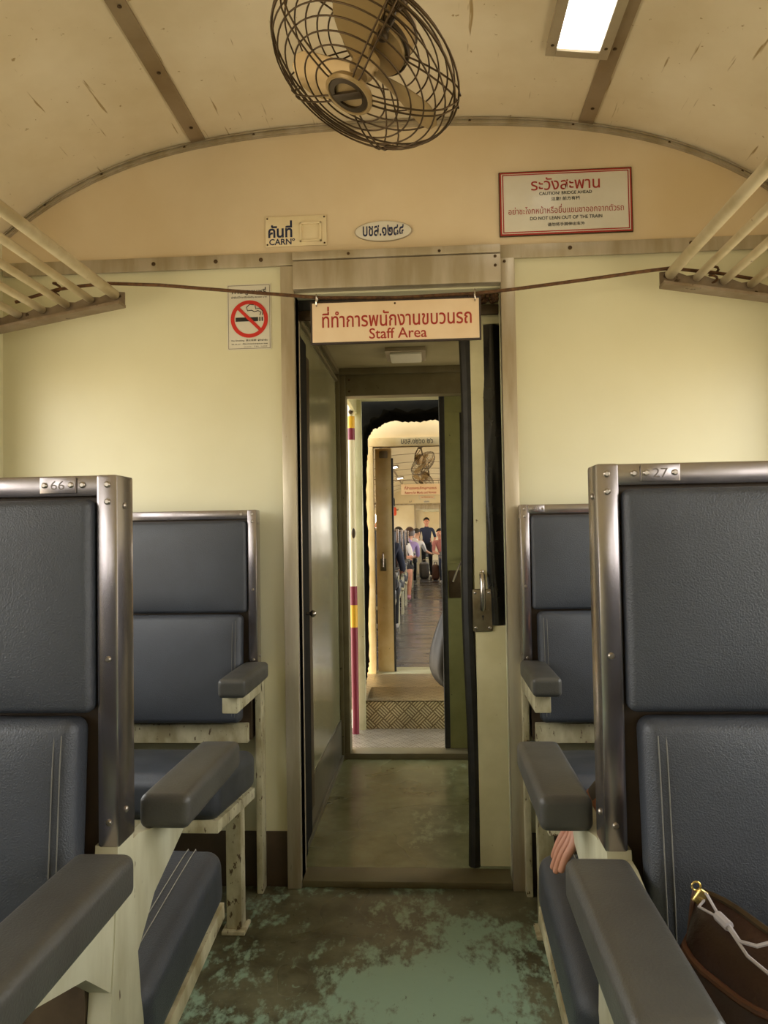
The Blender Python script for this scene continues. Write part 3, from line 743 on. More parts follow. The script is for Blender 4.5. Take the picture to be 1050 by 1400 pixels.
# ------------------------------------------------------------------ luggage racks
def rack(name, s, y0, y1, label, cuts):
    t = thing(name, (s * 1.08, y1, 1.87), label, 'luggage rack', 'luggage racks')
    xs = [.875, .955, 1.035, 1.115, 1.195, 1.275]
    zz = lambda x: 1.935 - (x - .85) * .17
    for k, x in enumerate(xs):
        r = .0165 if k == 0 else .0125
        b = MB(); b.tube([(s * x, y0, zz(x) + .010), (s * x, y1 - .012, zz(x) + .010)], r, 14); b.build('rod', m_rackpaint, t)
    for y in cuts:
        b = MB(); n = 12
        P = [(s * (.845 + (1.335 - .845) * i / n)) for i in range(n + 1)]
        up = [(x, zz(abs(x)) + .018 + (.006 if i % 2 else -.004)) for i, x in enumerate(P)]; lo = [(x, zz(abs(x)) - .026) for x in P]
        b.prism(up + lo[::-1], 1, y - .006, y)
        l2 = [(x, zz(abs(x)) - .026) for x in P]; l3 = [(x, z - .009) for x, z in l2]
        b.prism(l2 + l3[::-1], 1, y - .05, y + .004)
        b.build('bracket', m_rackmetal, t)
        screw(t, (s * .86, y - .006, zz(.86) + .004), .005)
    return t
rack('luggage_rack', -1, -3.0, 2.40, 'tubular overhead luggage rack at the upper left, rods ending beside the smoking notice', [-1.2, 2.40])
rack('luggage_rack', 1, -3.0, 2.40, 'tubular overhead luggage rack at the upper right, rods ending below the caution sign', [-1.2, 2.40])
rack('luggage_rack', -1, 7.5, 22.5, 'overhead luggage rack on the left of the next carriage, holding bags', [12, 17, 22.5])

# ------------------------------------------------------------------ rope and hanging sign
b = MB(); pts = [(-1.20, 2.38, 1.925), (-1.136, 2.385, 1.945), (-1.064, 2.385, 1.963), (-.98, 2.38, 1.97), (-.895, 2.37, 1.972), (-.72, 2.37, 1.96), (-.575, 2.37, 1.943), (-.271, 2.37, 1.908), (-.205, 2.37, 1.9), (.03, 2.372, 1.893),
                   (.277, 2.37, 1.897), (.39, 2.37, 1.905), (.613, 2.37, 1.927), (.79, 2.37, 1.946), (.87, 2.37, 1.953), (.95, 2.38, 1.945), (1.0, 2.385, 1.94), (1.055, 2.385, 1.93), (1.137, 2.385, 1.912)]
b.tube(pts, .0055, 8)
for sx_, x0, z0 in ((-1, -1.07, 1.965), (1, 1.0, 1.94)):
    b.tube([(x0 + .012 * math.sin(a * .9) + .006 * a * .1, 2.384 + .014 * math.cos(a * .9), z0 - .03 + .004 * a) for a in range(14)], .004, 6)
tag(b.build('rope', m_rope), 'brown frayed rope strung across the doorway between the two luggage racks', 'rope')
sg_ = thing('hanging_sign', (.028, 2.36, 1.747), 'cream hanging board with red Thai lettering and the words Staff Area', 'sign')
box(-.236, .292, 2.352, 2.362, 1.748, 1.883, .002).build('board_frame', m_signframe, sg_)
box(-.230, .286, 2.3500, 2.356, 1.754, 1.877, .001).build('board', m_signw, sg_)
text('lettering', 'ที่ทำการพนักงานขบวนรถ', m_red, sg_, (.032, 2.3495, 1.832), 0, width=.462, height=.066, bold=.012)
text('lettering', 'Staff Area', m_red, sg_, (.036, 2.3495, 1.777), 0, width=.178, height=.033, bold=.008)
for x in (-.216, .274):
    MB().tube([(x, 2.352 + .013 * math.cos(a) - .0, 1.886 + .019 * math.sin(a)) for a in [2 * math.pi * k / 16 for k in range(16)]], .0022, 6, closed=True).build('hook', m_chrome, sg_)
screw(sg_, (.028, 2.35, 1.869), .003)

# ------------------------------------------------------------------ plates on the wall
yw = D - .005
t = thing('carriage_number_plate', (-.31, yw, 2.132), 'cream enamel plate with blue Thai word and CARNo beside an empty number holder', 'sign')
box(-.415, -.207, yw - .005, yw, 2.134, 2.237, .002).build('plate', m_carno, t)
text('lettering', 'คันที่', m_blue, t, (-.364, yw - .0054, 2.193), 0, width=.082, height=.058, bold=.03)
text('lettering', 'CARNº', m_blue, t, (-.358, yw - .0054, 2.150), 0, width=.088, height=.021, bold=.02)
b = MB(); b.box(-.296, -.224, yw - .012, yw - .004, 2.206, 2.212, .001); b.box(-.296, -.224, yw - .012, yw - .004, 2.146, 2.152, .001); b.box(-.296, -.290, yw - .012, yw - .004, 2.146, 2.212, .001); b.box(-.230, -.224, yw - .012, yw - .004, 2.146, 2.212, .001)
b.build('number_holder', m_carno, t)
for x in (-.408, -.214):
    for z in (2.141, 2.230): screw(t, (x, yw - .005, z), .003)
t = thing('oval_plate', (-.015, yw, 2.138), 'white oval enamel plate with blue Thai numerals above the doorway', 'sign')
Mo = Matrix.Translation((-.015, yw, 2.173)) @ Matrix.Rotation(R(90), 4, 'X') @ Matrix.Diagonal((1, .36, 1, 1))
MB().lathe([(.0975, 0), (.0975, .003), (.095, .0045)], Mo, 48).build('plate_rim', m_trim, t)
MB().lathe([(.0935, .0035), (.0935, .005), (.09, .0062)], Mo, 48).build('plate', m_white, t)
text('lettering', 'บชส.๑๒๘๔', m_blue, t, (-.015, yw - .0068, 2.174), 0, width=.138, height=.037, bold=.02)
t = thing('caution_sign', (.59, yw, 2.135), 'white caution sign with red border warning of a bridge ahead, right of the doorway', 'sign')
box(.372, .808, yw - .006, yw, 2.136, 2.353, .002).build('plate_edge', m_fandark, t)
box(.375, .805, yw - .0075, yw - .002, 2.139, 2.350, .001).build('red_border', m_red, t)
box(.380, .800, yw - .0082, yw - .003, 2.144, 2.345, .001).build('pale_border', m_white, t)
b = MB()
for q in ((.3835, .7965, 2.339, 2.3425), (.3835, .7965, 2.1465, 2.150), (.3835, .387, 2.1465, 2.3425), (.793, .7965, 2.1465, 2.3425)): b.box(q[0], q[1], yw - .0088, yw - .006, q[2], q[3])
b.build('inner_border', m_red, t)
yt = yw - .0092
def row(s, m, z, wd, h, bold=0.0, x=.59): text('lettering', s, m, t, (x, yt, z), 0, width=wd, height=h, bold=bold)
row('ระวังสะพาน', m_red, 2.307, .225, .043, .010)
row('CAUTION! BRIDGE AHEAD', m_noblack, 2.2745, .172, .0105, .012)
row('注意! 前方有桥', m_noblack, 2.2555, .094, .0125, .01)
row('อย่าชะโงกหน้าหรือยื่นแขนขาออกจากตัวรถ', m_red, 2.2225, .376, .030, .0)
row('DO NOT LEAN OUT OF THE TRAIN', m_noblack, 2.192, .235, .0115, .012)
row('请勿将手脚伸出车外', m_noblack, 2.170, .122, .0125, .01)
t = thing('no_smoking_notice', (-.475, yw - .006, 1.788), 'white no smoking sticker with red prohibition circle, left of the doorway', 'sign')
ys_ = D - .0008
box(-.551, -.401, ys_ - .0012, ys_, 1.789, 2.012).build('sheet', m_white2, t)
b = MB()
for q in ((-.5475, -.4045, 2.0075, 2.0088), (-.5475, -.4045, 1.7922, 1.7935), (-.5475, -.5463, 1.7922, 2.0088), (-.4057, -.4045, 1.7922, 2.0088)): b.box(q[0], q[1], ys_ - .0016, ys_ - .0008, q[2], q[3])
b.build('border_line', m_screw, t)
def ring(cx, cz, r0, r1, y, n=48):
    b = MB(); 
    A = [(cx + r0 * math.cos(2 * math.pi * k / n), cz + r0 * math.sin(2 * math.pi * k / n)) for k in range(n)]; B = [(cx + r1 * math.cos(2 * math.pi * k / n), cz + r1 * math.sin(2 * math.pi * k / n)) for k in range(n)]
    va = [b.b.verts.new((x, y, z)) for x, z in A]; vb = [b.b.verts.new((x, y, z)) for x, z in B]
    for k in range(n): b.face([va[k], va[(k + 1) % n], vb[(k + 1) % n], vb[k]])
    return b
cx, cz = -.475, 1.893
yy = ys_ - .0018
b = MB(); b.box(cx - .047, cx + .030, yy - .0003, yy, cz - .008, cz + .006); b.box(cx + .034, cx + .038, yy - .0003, yy, cz - .008, cz + .006); b.box(cx + .042, cx + .046, yy - .0003, yy, cz - .008, cz + .006)
b.tube([(cx + .036, yy, cz + .012), (cx + .04, yy, cz + .022), (cx + .03, yy, cz + .028), (cx + .018, yy, cz + .024), (cx + .008, yy, cz + .03), (cx - .006, yy, cz + .028), (cx - .010, yy, cz + .040), (cx + .002, yy, cz + .050), (cx + .016, yy, cz + .048)], .0014, 6)
b.tube([(cx + .045, yy, cz + .012), (cx + .047, yy, cz + .026), (cx + .036, yy, cz + .036), (cx + .022, yy, cz + .034), (cx + .020, yy, cz + .046)], .0014, 6)
b.build('cigarette_symbol', m_noblack, t)
b = ring(cx, cz, .051, .064, yy - .0006)
dv = V((.7071, 0, -.7071)); pv = V((.7071, 0, .7071)) * .0055; c0 = V((cx, yy - .0008, cz))
vs = [b.b.verts.new(c0 + dv * a + pv * k) for a, k in ((-.053, -1), (.053, -1), (.053, 1), (-.053, 1))]; b.face(vs)
b.build('prohibition_ring', m_nored, t)
text('lettering', 'ห้ามสูบบุหรี่', m_noblack, t, (cx, yy, 1.988), 0, width=.118, height=.026, bold=.02)
text('lettering', 'ฝ่าฝืนมีโทษปรับไม่เกิน ๒,๐๐๐ บาท', m_noblack, t, (cx, yy, 1.968), 0, width=.122, height=.0085, bold=.012)
text('lettering', 'No Smoking  禁止吸烟  ผู้ใดฝ่าฝืน', m_noblack, t, (cx, yy, 1.820), 0, width=.124, height=.008, bold=.01)
text('lettering', 'พ.ร.บ. คุ้มครองสุขภาพ', m_noblack, t, (cx, yy, 1.808), 0, width=.124, height=.007, bold=.01)
text('lettering', 'www.  TEL 1422', m_screw, t, (cx + .02, yy, 1.799), 0, width=.08, height=.004)

# ------------------------------------------------------------------ lamps
def lamp(x, y0, y1, wd, label, group=None):
    t = thing('ceiling_lamp', (x, (y0 + y1) / 2, arch(x)), label, 'lamp', group)
    tilt = math.atan(.14 * x + .272 * x ** 3)
    Q = Matrix.Translation((x, (y0 + y1) / 2, arch(x))) @ Matrix.Rotation(tilt, 4, 'Y'); h = (y1 - y0) / 2; w2 = wd / 2
    b = MB(); 
    for q in ((-w2, -w2 + .028, -h, h), (w2 - .028, w2, -h, h), (-w2 + .028, w2 - .028, -h, -h + .028), (-w2 + .028, w2 - .028, h - .028, h)): b.box(q[0], q[1], q[2], q[3], -.024, .004, .002, Q)
    b.box(-w2 + .004, w2 - .004, -h + .004, h - .004, -.006, .006, 0, Q)
    f = b.build('lamp_frame', m_lampframe, t)
    MB().box(-w2 + .026, w2 - .026, -h + .026, h - .026, -.017, -.005, 0, Q).build('diffuser', m_lamp, t)
    for sx_ in (-1, 1):
        for sy in (-1, 1): disc(Q @ V((sx_ * (w2 - .014), sy * (h - .05), -.024)), .005, 10, .002, (0, 0, -1)).build('screw', m_screw, f)
    return t
lamp(.565, 1.56, 2.17, .175, 'bright rectangular ceiling lamp glowing at the upper right of the vault')
for k in range(4):
    lamp(-.60, 11.9 + 2.9 * k, 12.4 + 2.9 * k, .19, 'small glowing ceiling lamp on the left of the next carriage, %s from its doorway' % ORD[k], 'ceiling lamps of the next carriage')
for k in range(2):
    lamp(.60, 11.9 + 5.8 * k, 12.4 + 5.8 * k, .19, 'small glowing ceiling lamp on the right of the next carriage, %s from its doorway' % ORD[k], 'ceiling lamps of the next carriage')

# ------------------------------------------------------------------ fans
def fan(c, nrm, top, label, group):
    c, nrm, top = V(c), V(nrm).normalized(), V(top)
    t = thing('ceiling_fan', top, label, 'fan', group)
    side = nrm.cross(V((0, 0, 1))).normalized()
    upv = side.cross(nrm).normalized()
    Q = Matrix((( side.x, upv.x, nrm.x, c.x), (side.y, upv.y, nrm.y, c.y), (side.z, upv.z, nrm.z, c.z), (0, 0, 0, 1)))
    Rm = .197
    def rg(b, r, z, wr=.0018): b.tube([Q @ V((r * math.cos(a), r * math.sin(a), z)) for a in [2 * math.pi * k / 56 for k in range(56)]], wr, 6, closed=True)
    def dome(r): return .062 * math.sqrt(max(0, 1 - (r / Rm) ** 2)) - .004
    b = MB()
    for r in (.075, .101, .126, .150, .171, .187): rg(b, r, dome(r))
    for k in range(5):
        a0 = 2 * math.pi * k / 5 + .5
        for da in (-.12, .12):
            pts = []
            for q in range(11):
                r = .045 + (.200 - .045) * q / 10; z = dome(r) + .0035 if r < Rm else 0
                pts.append(Q @ V((r * math.cos(a0 + da * (.06 / max(r, .06)) ), r * math.sin(a0 + da * (.06 / max(r, .06))), z)))
            aa = a0 + da * .3
            pts += [Q @ V((.204 * math.cos(aa), .204 * math.sin(aa), -.012))]
            b.tube(pts, .0019, 6)
    b.build('front_guard', m_wire, t, ang=80)
    b = MB()
    for r in (.10, .123, .146, .167, .185): rg(b, r, -.012 - .055 * math.sqrt(max(0, 1 - (r / .2071) ** 2)))
    rg(b, .199, -.004, .0028); rg(b, .203, -.016, .0022)
    for k in range(5):
        a0 = 2 * math.pi * k / 5 + .5
        for da in (-.08, .08):
            b.tube([Q @ V((r * math.cos(a0 + da), r * math.sin(a0 + da), -.012 - .056 * math.sqrt(max(0, 1 - (r / .2071) ** 2)))) for r in (.06, .09, .12, .15, .175, .195, .207)], .0019, 6)
    b.build('rear_guard', m_wire, t, ang=80)
    # hub badge with a bar across a ring
    MB().lathe([(.046, .050), (.050, .056), (.050, .062), (.046, .066), (.043, .066), (.041, .060), (.020, .058), (.0, .058)], Q, 36).build('hub_badge', m_fan, t)
    b = MB(); b.lathe([(.041, .0595), (.041, .064), (.030, .065), (.030, .0595)], Q, 36, cap=False)
    b.box(-.008, .008, -.034, .034, .060, .067, .001, Q @ Matrix.Rotation(R(-58), 4, 'Z'))
    b.build('hub_emblem', m_fandark, t)
    # blades
    MB().lathe([(.0, .012), (.018, .012), (.026, .002), (.028, -.03), (.0, -.03)], Q, 24).build('blade_hub', m_fan, t)
    for k in range(3):
        a0 = 2 * math.pi * k / 3 + .35; P = []
        for i in range(9):
            u = i / 8; r = .022 + .160 * u; wd = .022 + .075 * math.sin(min(1, u * 1.15) * math.pi * .5) * (1 if u < .7 else math.sqrt(max(.02, 1 - ((u - .7) / .31) ** 2)))
            row = []
            for j in range(7):
                v = j / 6 - .5; a = v * wd; lag = .25 * u
                ca, sa = math.cos(a0 + lag), math.sin(a0 + lag)
                row.append(Q @ V((r * ca - a * sa, r * sa + a * ca, -.008 - .42 * a * (1 - .4 * u) - .25 * a * a / wd)))
            P.append(row)
        b = MB(); b.grid(P); b.grid([[p + nrm * -.0015 for p in row] for row in P]); b.build('blade', m_blade, t, ang=80, recalc=True)
    # motor
    MB().lathe([(.0, -.165), (.025, -.163), (.05, -.152), (.066, -.13), (.070, -.105), (.070, -.07), (.066, -.058), (.05, -.052), (.0, -.05)], Q, 36).build('motor', m_fan, t)
    b = MB(); b.lathe([(.0712, -.078), (.0735, -.076), (.0735, -.066), (.0712, -.064)], Q, 36, cap=False); b.lathe([(.0712, -.118), (.0728, -.117), (.0728, -.110), (.0712, -.109)], Q, 36, cap=False); b.build('motor_band', m_fandark, t)
    # yoke
    pv = Q @ V((0, 0, -.10)); hz = V((side.x, side.y, 0)).normalized()
    crown = V((top.x, top.y, pv.z + .17))
    b = MB()
    for s in (-1, 1):
        p0 = pv + hz * s * .074; p1 = pv + hz * s * .092 + V((0, 0, .01)); 
        b.tube([p0, p1, p1 + V((0, 0, .05)), p1 * .75 + crown * .25 + V((0, 0, .05)), crown + hz * s * .035 + V((0, 0, -.005)), crown], .0085, 10)
        b.ball(p1, .016, 12, 8)
    b.ball(crown, (.03, .03, .022), 16, 10)
    b.build('yoke', m_fandark, t)
    b = MB(); b.tube([crown, top + V((0, 0, -.02))], .013, 14); b.build('drop_rod', m_fan, t)
    MB().lathe([(.02, -.055), (.045, -.04), (.06, -.012), (.062, .004), (.0, .004)], Matrix.Translation(top), 32).build('ceiling_cup', m_fan, t)
    b = MB(); b.tube([top + V((.03, .0, -.05)), top + V((.075, .0, -.12)), pv + hz * .085 + V((.02, 0, .06)), pv + hz * .05 - nrm * .06], .0045, 8); b.build('power_cable', m_fandark, t)
    # oscillation lever
    b = MB(); b.tube([pv - hz * .075 + V((0, 0, .12)), pv - hz * .082 + nrm * .03, pv - hz * .06 + nrm * .055], .006, 8); b.ball(pv - hz * .06 + nrm * .055, .012, 10, 8)
    b.build('swivel_lever', m_fandark, t)
    return t
fan((.006, 1.5, 2.079), (-.402, -.212, -.891), (.075, 1.56, 2.548), 'tilted beige wire-caged fan hanging from the vault at the top of the picture', 'ceiling fans')
fan((.03, 10.5, 2.13), (.62, -.4, -.68), (-.02, 10.6, 2.548), 'wire-caged ceiling fan in the next carriage, the nearer one above the hanging sign', 'ceiling fans')
fan((-.02, 13.2, 2.11), (-.45, -.5, -.74), (.03, 13.3, 2.548), 'wire-caged ceiling fan in the next carriage, just above and behind the hanging sign', 'ceiling fans')

# ------------------------------------------------------------------ signs and bags of the next carriage
t = thing('hanging_sign', (-.10, 11.3, 1.75), 'pale hanging board with red Thai text reserving seats for monks, strung across the next carriage', 'sign')
box(-.315, .26, 11.30, 11.315, 1.755, 1.91, .002).build('board', m_signw, t)
text('lettering', 'ที่สำรองพระภิกษุสามเณร', m_red, t, (-.03, 11.299, 1.852), 0, width=.47, height=.07, bold=.02)
text('lettering', 'Reserve for Monks and Novices', m_red, t, (-.03, 11.299, 1.785), 0, width=.46, height=.036, bold=.015)
for x in (-.29, .235): MB().tube([(x, 11.307, 1.90), (x, 11.307, 1.965)], .003, 6).build('hook', m_chrome, t)
tag(MB().tube([(-.88, 11.31, 2.0), (-.29, 11.31, 1.965), (.235, 11.31, 1.962), (.9, 11.31, 2.0)], .005, 6).build('rope', m_rope), 'thin dark rope carrying the monks sign across the next carriage', 'rope')
t = thing('far_notice', (-.02, C2E - .02, 2.2), 'small white notice above the last doorway at the far end of the next carriage', 'sign')
box(-.25, .24, C2E - .012, C2E, 2.24, 2.36).build('plate', m_white, t); box(-.23, .22, C2E - .0135, C2E - .010, 2.255, 2.345).build('inner_panel', m_signw, t)
text('lettering', 'ระวังสะพาน', m_red, t, (0, C2E - .014, 2.30), 0, width=.34, height=.05)
t = thing('far_number_plate', (-.5, C2E - .02, 2.14), 'tan number plate with dark lettering left of the last doorway', 'sign')
box(-.56, -.38, C2E - .012, C2E, 2.13, 2.23).build('plate', m_carno, t); text('lettering', 'คันที่', m_blue, t, (-.50, C2E - .013, 2.18), 0, width=.08, height=.07)
t = thing('far_oval_plate', (-.02, C2E - .02, 2.13), 'small white oval plate over the last doorway', 'sign')
MB().lathe([(.1, 0), (.1, .004), (.09, .006)], Matrix.Translation((-.02, C2E - .001, 2.165)) @ Matrix.Rotation(R(90), 4, 'X') @ Matrix.Diagonal((1, .38, 1, 1)), 32).build('plate', m_white, t)
text('lettering', 'บชส.๑๒๖๐', m_blue, t, (-.02, C2E - .008, 2.166), 0, width=.14, height=.04)

def soft_bag(name, c, h, m, strapm, label, cat, rot=0.0, group=None):
    t = thing(name, (c[0], c[1], c[2]), label, cat, group)
    M = Matrix.Translation(c) @ Matrix.Rotation(rot, 4, 'Z')
    MB().rbox((0, 0, h[2]), h, min(h) * .62, 6, (h[0] * .1, h[1] * .15, 0), M).build('bag_body', m, t, ang=70)
    MB().rbox((0, -h[1] * 1.02, h[2] * .75), (h[0] * .6, h[1] * .14, h[2] * .45), h[1] * .1, 4, (0, 0, 0), M).build('front_pocket', m, t, ang=70)
    MB().tube([M @ V((-h[0] * .4, 0, h[2] * 1.95)), M @ V((-h[0] * .3, 0, h[2] * 2.3)), M @ V((h[0] * .3, 0, h[2] * 2.3)), M @ V((h[0] * .4, 0, h[2] * 1.95))], h[2] * .06, 6).build('handle', strapm, t)
    return t
soft_bag('travel_bag', (-.99, 21.0, 1.925), (.10, .2, .15), c_black, c_navy, 'black soft bag on the left overhead rack of the next carriage', 'bag')
soft_bag('travel_bag', (-.885, 20.72, 1.70), (.055, .07, .115), c_orange, c_black, 'orange red bag hanging from the left overhead rack of the next carriage', 'bag')
soft_bag('suitcase', (-.10, 20.6, 0), (.12, .11, .22), c_grey, m_chrome, 'grey bag standing in the aisle at the far end of the next carriage', 'bag')
soft_bag('suitcase', (.20, 19.9, 0), (.09, .12, .20), m_leather2, c_black, 'brown bag standing against the right benches far down the aisle', 'bag')

# ------------------------------------------------------------------ brown leather bag on the near right seat
bg_ = thing('leather_bag', (.50, .80, .50), 'dark brown leather bag with brass zip pull and grey cord on the front right seat', 'bag')
ax = V((.53, -.85, 0)).normalized(); nx = V((ax.y, -ax.x, 0))          # nx points to the aisle
if nx.x > 0: nx = -nx
P0 = V((.430, .925, 0)); LEN = .37
prof = [(-.075, .495), (-.084, .53), (-.082, .60), (-.072, .66), (-.060, .688), (-.030, .716), (-.006, .732), (.006, .732), (.030, .716), (.060, .688), (.072, .66), (.082, .60), (.084, .53), (.075, .495)]
rows = []; NB = 22
for i in range(NB + 1):
    u = i / NB; e = min(u, 1 - u) * LEN; k = min(1, .30 + .70 * math.sqrt(min(1, e / .045))) if e < .045 else 1
    sag = .012 * math.sin(u * math.pi) ; row = []
    for (a, z) in prof:
        zz_ = .495 + (z - .495) * (1 if z > .68 else 1)
        row.append(P0 + ax * (u * LEN + (.028 if u == 0 else 0) * (1 - (z - .495) / .24)) + nx * (a * (k if z < .72 else max(k, .6)) + .003 * math.sin(u * 19 + z * 30)) + V((0, 0, zz_ - (sag if z > .65 else 0) + .004 * math.sin(u * 11 + a * 40))))
    rows.append(row)
b = MB(); b.grid(rows)
for r_ in (rows[0], rows[-1]): b.face([b.b.verts.new(p) for p in r_])
bmesh.ops.remove_doubles(b.b, verts=b.b.verts[:], dist=1e-5)
body = b.build('bag_body', m_leather, bg_, ang=65)
for idx in (4, 9):
    MB().tube([r_[idx] + V((0, 0, .001)) for r_ in rows], .0042, 8).build('piping', m_leather2, bg_)
for idx in (0,): MB().tube([p + ax * -.001 for p in rows[0][3:11]], .0036, 8).build('piping', m_leather2, bg_)
MB().tube([(r_[6] + r_[7]) / 2 + V((0, 0, .0015)) for r_ in rows], .0045, 6).build('zip', m_fandark, bg_)
tip = (rows[0][6] + rows[0][7]) / 2
MB().rbox((0, 0, 0), (.006, .003, .009), .002, 3, (0, 0, 0), Matrix.Translation(tip + V((-.002, -.012, .0))) @ Matrix.Rotation(R(35), 4, 'Y')).tube([tip + V((-.004 + .005 * math.cos(a), -.006, .009 + .005 * math.sin(a))) for a in [k * math.pi / 6 for k in range(12)]], (.0012), 6, closed=True).build('zip_pull', m_brass, bg_)
q = lambda u, a, dz: P0 + ax * (u * LEN) + nx * a + V((0, 0, .738 + dz))
cb = MB()
cb.tube([tip + V((.004, -.012, .004)), q(.07, .016, .004), q(.12, .022, -.008)], .0016, 6); cb.tube([tip + V((.002, -.014, -.003)), q(.06, .026, -.008), q(.12, .024, -.010)], .0016, 6)
cb.tube([q(.12, .023, -.009), q(.17, .028, -.012)], .0055, 8)
cb.tube([q(.17, .028, -.011), q(.22, .036, -.017), q(.27, .034, -.014), q(.30, .02, -.008)], .0021, 6)
cb.tube([q(.17, .029, -.013), q(.26, .044, -.023), q(.38, .050, -.030), q(.55, .056, -.038), q(.8, .06, -.045)], .0019, 6)
cb.build('cord', m_cord, bg_)

# ------------------------------------------------------------------ people
def person(label, loc, rot, J, zone, hair, skin, fingers=True, group=None, longhair=False, hat=None, name='person'):
    """J: joint positions in local metres (facing +y). One continuous skinned body."""
    t = thing(name, loc, label, 'person', group)
    M = Matrix.Translation(loc) @ Matrix.Rotation(rot, 4, 'Z')
    vs, es, rs, zs = [], [], [], []
    def v(p, r, z, par=None):
        vs.append(M @ V(p)); rs.append(r); zs.append(z)
        if par is not None: es.append((par, len(vs) - 1))
        return len(vs) - 1
    g = lambda k: V(J[k])
    pel = v(g('pelvis'), .115, 'hip'); ch = None
    sp = v((g('pelvis') + g('chest')) / 2, .115, 'torso', pel); ch = v(g('chest'), .125, 'torso', sp)
    nk = v(g('neck'), .052, 'torso', ch); ja = v(g('head') + V((0, .012, -.055)), .058, 'head', nk); hd = v(g('head') + V((0, 0, .01)), .088, 'head', ja); cr_ = v(g('head') + V((0, -.008, .075)), .066, 'head', hd)
    fwd = V(J.get('look', (0, 1, 0))).normalized(); sd = fwd.cross(V((0, 0, 1))).normalized()
    v(g('head') + fwd * .104 + V((0, 0, -.015)), .011, 'head', hd)
    for s in (-1, 1): v(g('head') + sd * s * .086 - fwd * .01 + V((0, 0, -.005)), .014, 'head', hd)
    for s, c in ((-1, 'l'), (1, 'r')):
        sh = v(g('sh_' + c), .055, 'torso', ch); el = v(g('el_' + c), .040, 'arm', sh); wr = v(g('wr_' + c), .026, 'fore', el)
        d = V(J['hand_' + c]).normalized() if 'hand_' + c in J else (g('wr_' + c) - g('el_' + c)).normalized()
        pn = V(J.get('palm_' + c, (0, 0, -1))); pn = (pn - d * pn.dot(d)).normalized(); sdv = d.cross(pn)
        pm = v(g('wr_' + c) + d * .045, .026, 'hand', wr)
        curl = J.get('curl_' + c, .5)
        if fingers:
            for k, (off, ln) in enumerate(((-.027, .068), (-.009, .078), (.009, .073), (.027, .058))):
                fq = J.get('fr', 1); base = g('wr_' + c) + d * .085 + sdv * off * J.get('spread', 1); kb = v(base, .0105 * fq, 'hand', pm)
                d1 = (d * math.cos(curl * .5) + pn * math.sin(curl * .5)); d2 = (d * math.cos(curl * 1.3) + pn * math.sin(curl * 1.3))
                m1 = v(base + d1 * ln * .45, .0092 * fq, 'hand', kb); v(base + d1 * ln * .45 + d2 * ln * .5, .0075 * fq, 'hand', m1)
            tb = g('wr_' + c) + d * .03 - sdv * .034 * (1 if c == 'l' else -1) * J.get('thumb_' + c, 1); k1 = v(tb, .012, 'hand', pm)
            v(tb + (d * .7 - sdv * .6 * (1 if c == 'l' else -1) * J.get('thumb_' + c, 1) + pn * .3).normalized() * .045, .0085, 'hand', k1)
        hp = v(g('hip_' + c), .088, 'hip', pel); kn = v(g('kn_' + c), .060, 'thigh', hp); mid = v(g('kn_' + c).lerp(g('an_' + c), .35), .056, 'calf', kn); an = v(g('an_' + c), .036, 'calf', mid)
        v(g('toe_' + c), .036, 'foot', v(g('an_' + c) + V((0, 0, -.035)), .042, 'foot', an))
    me = bpy.data.meshes.new('body_skin'); me.from_pydata(vs, es, [])
    o = bpy.data.objects.new('tmp', me); COL.objects.link(o)
    md = o.modifiers.new('skin', 'SKIN'); sk = me.skin_vertices[0].data
    for i, r in enumerate(rs): sk[i].radius = (r, r)
    for x in sk: x.use_root = False
    sk[0].use_root = True
    su = o.modifiers.new('sub', 'SUBSURF'); su.levels = 2; su.render_levels = 2
    dg = bpy.context.evaluated_depsgraph_get(); dg.update(); m2 = bpy.data.meshes.new_from_object(o.evaluated_get(dg)); bpy.data.objects.remove(o); bpy.data.meshes.remove(me)
    mats = []; zi = {}
    for z in ('torso', 'hip', 'arm', 'fore', 'hand', 'thigh', 'calf', 'foot', 'head'):
        m = zone.get(z, skin)
        if m not in mats: mats.append(m)
        zi[z] = mats.index(m)
    m2.materials.clear()
    for m in mats: m2.materials.append(m)
    segs = [(vs[a], vs[b2], zs[b2]) for a, b2 in es]
    for p in m2.polygons:
        c = p.center; best = None; bd = 9
        for (a, b2, z) in segs:
            ab = b2 - a; u = max(0, min(1, (c - a).dot(ab) / max(ab.length_squared, 1e-9))); d = (c - a - ab * u).length
            if d < bd: bd, best = d, z
        p.material_index = zi[best]; p.use_smooth = True
    m2.transform(Matrix.Translation(-V(loc)))
    bo = bpy.data.objects.new('body', m2); COL.objects.link(bo); bo.parent = t; WLOC[bo.name] = V(loc)
    H = M @ g('head'); f3 = (M.to_3x3() @ fwd).normalized(); u3 = V((0, 0, 1)); s3 = f3.cross(u3).normalized()
    Hm = Matrix(((s3.x, f3.x, 0, H.x), (s3.y, f3.y, 0, H.y), (s3.z, f3.z, 1, H.z), (0, 0, 0, 1)))
    b = MB(); rows = []
    for i in range(15):
        row = []
        for k in range(25):
            a = 2 * math.pi * k / 24; fr_ = math.sin(a)          # +1 = front
            lim = (1.25 - .42 * fr_) if not longhair else (2.0 - 1.15 * max(fr_, -.1))
            th = .02 + lim * i / 14
            r = .100 + .004 * math.sin(9 * a)
            dn = max(0, th - 1.6) * .12 if longhair else 0
            row.append(Hm @ V((r * .93 * math.sin(min(th, 1.6)) * math.cos(a), r * 1.04 * math.sin(min(th, 1.6)) * fr_ - .008, .022 + r * 1.08 * math.cos(min(th, 1.6)) - dn)))
        rows.append(row)
    b.grid(rows); b.grid([[p + (H - p) * .12 for p in row] for row in rows])
    b.build('hair', hair, t, ang=80)
    for s in (-1, 1): MB().ball(Hm @ V((s * .031, .082, .012)), (.011, .008, .007), 8, 6).build('eye', m_noblack, t)
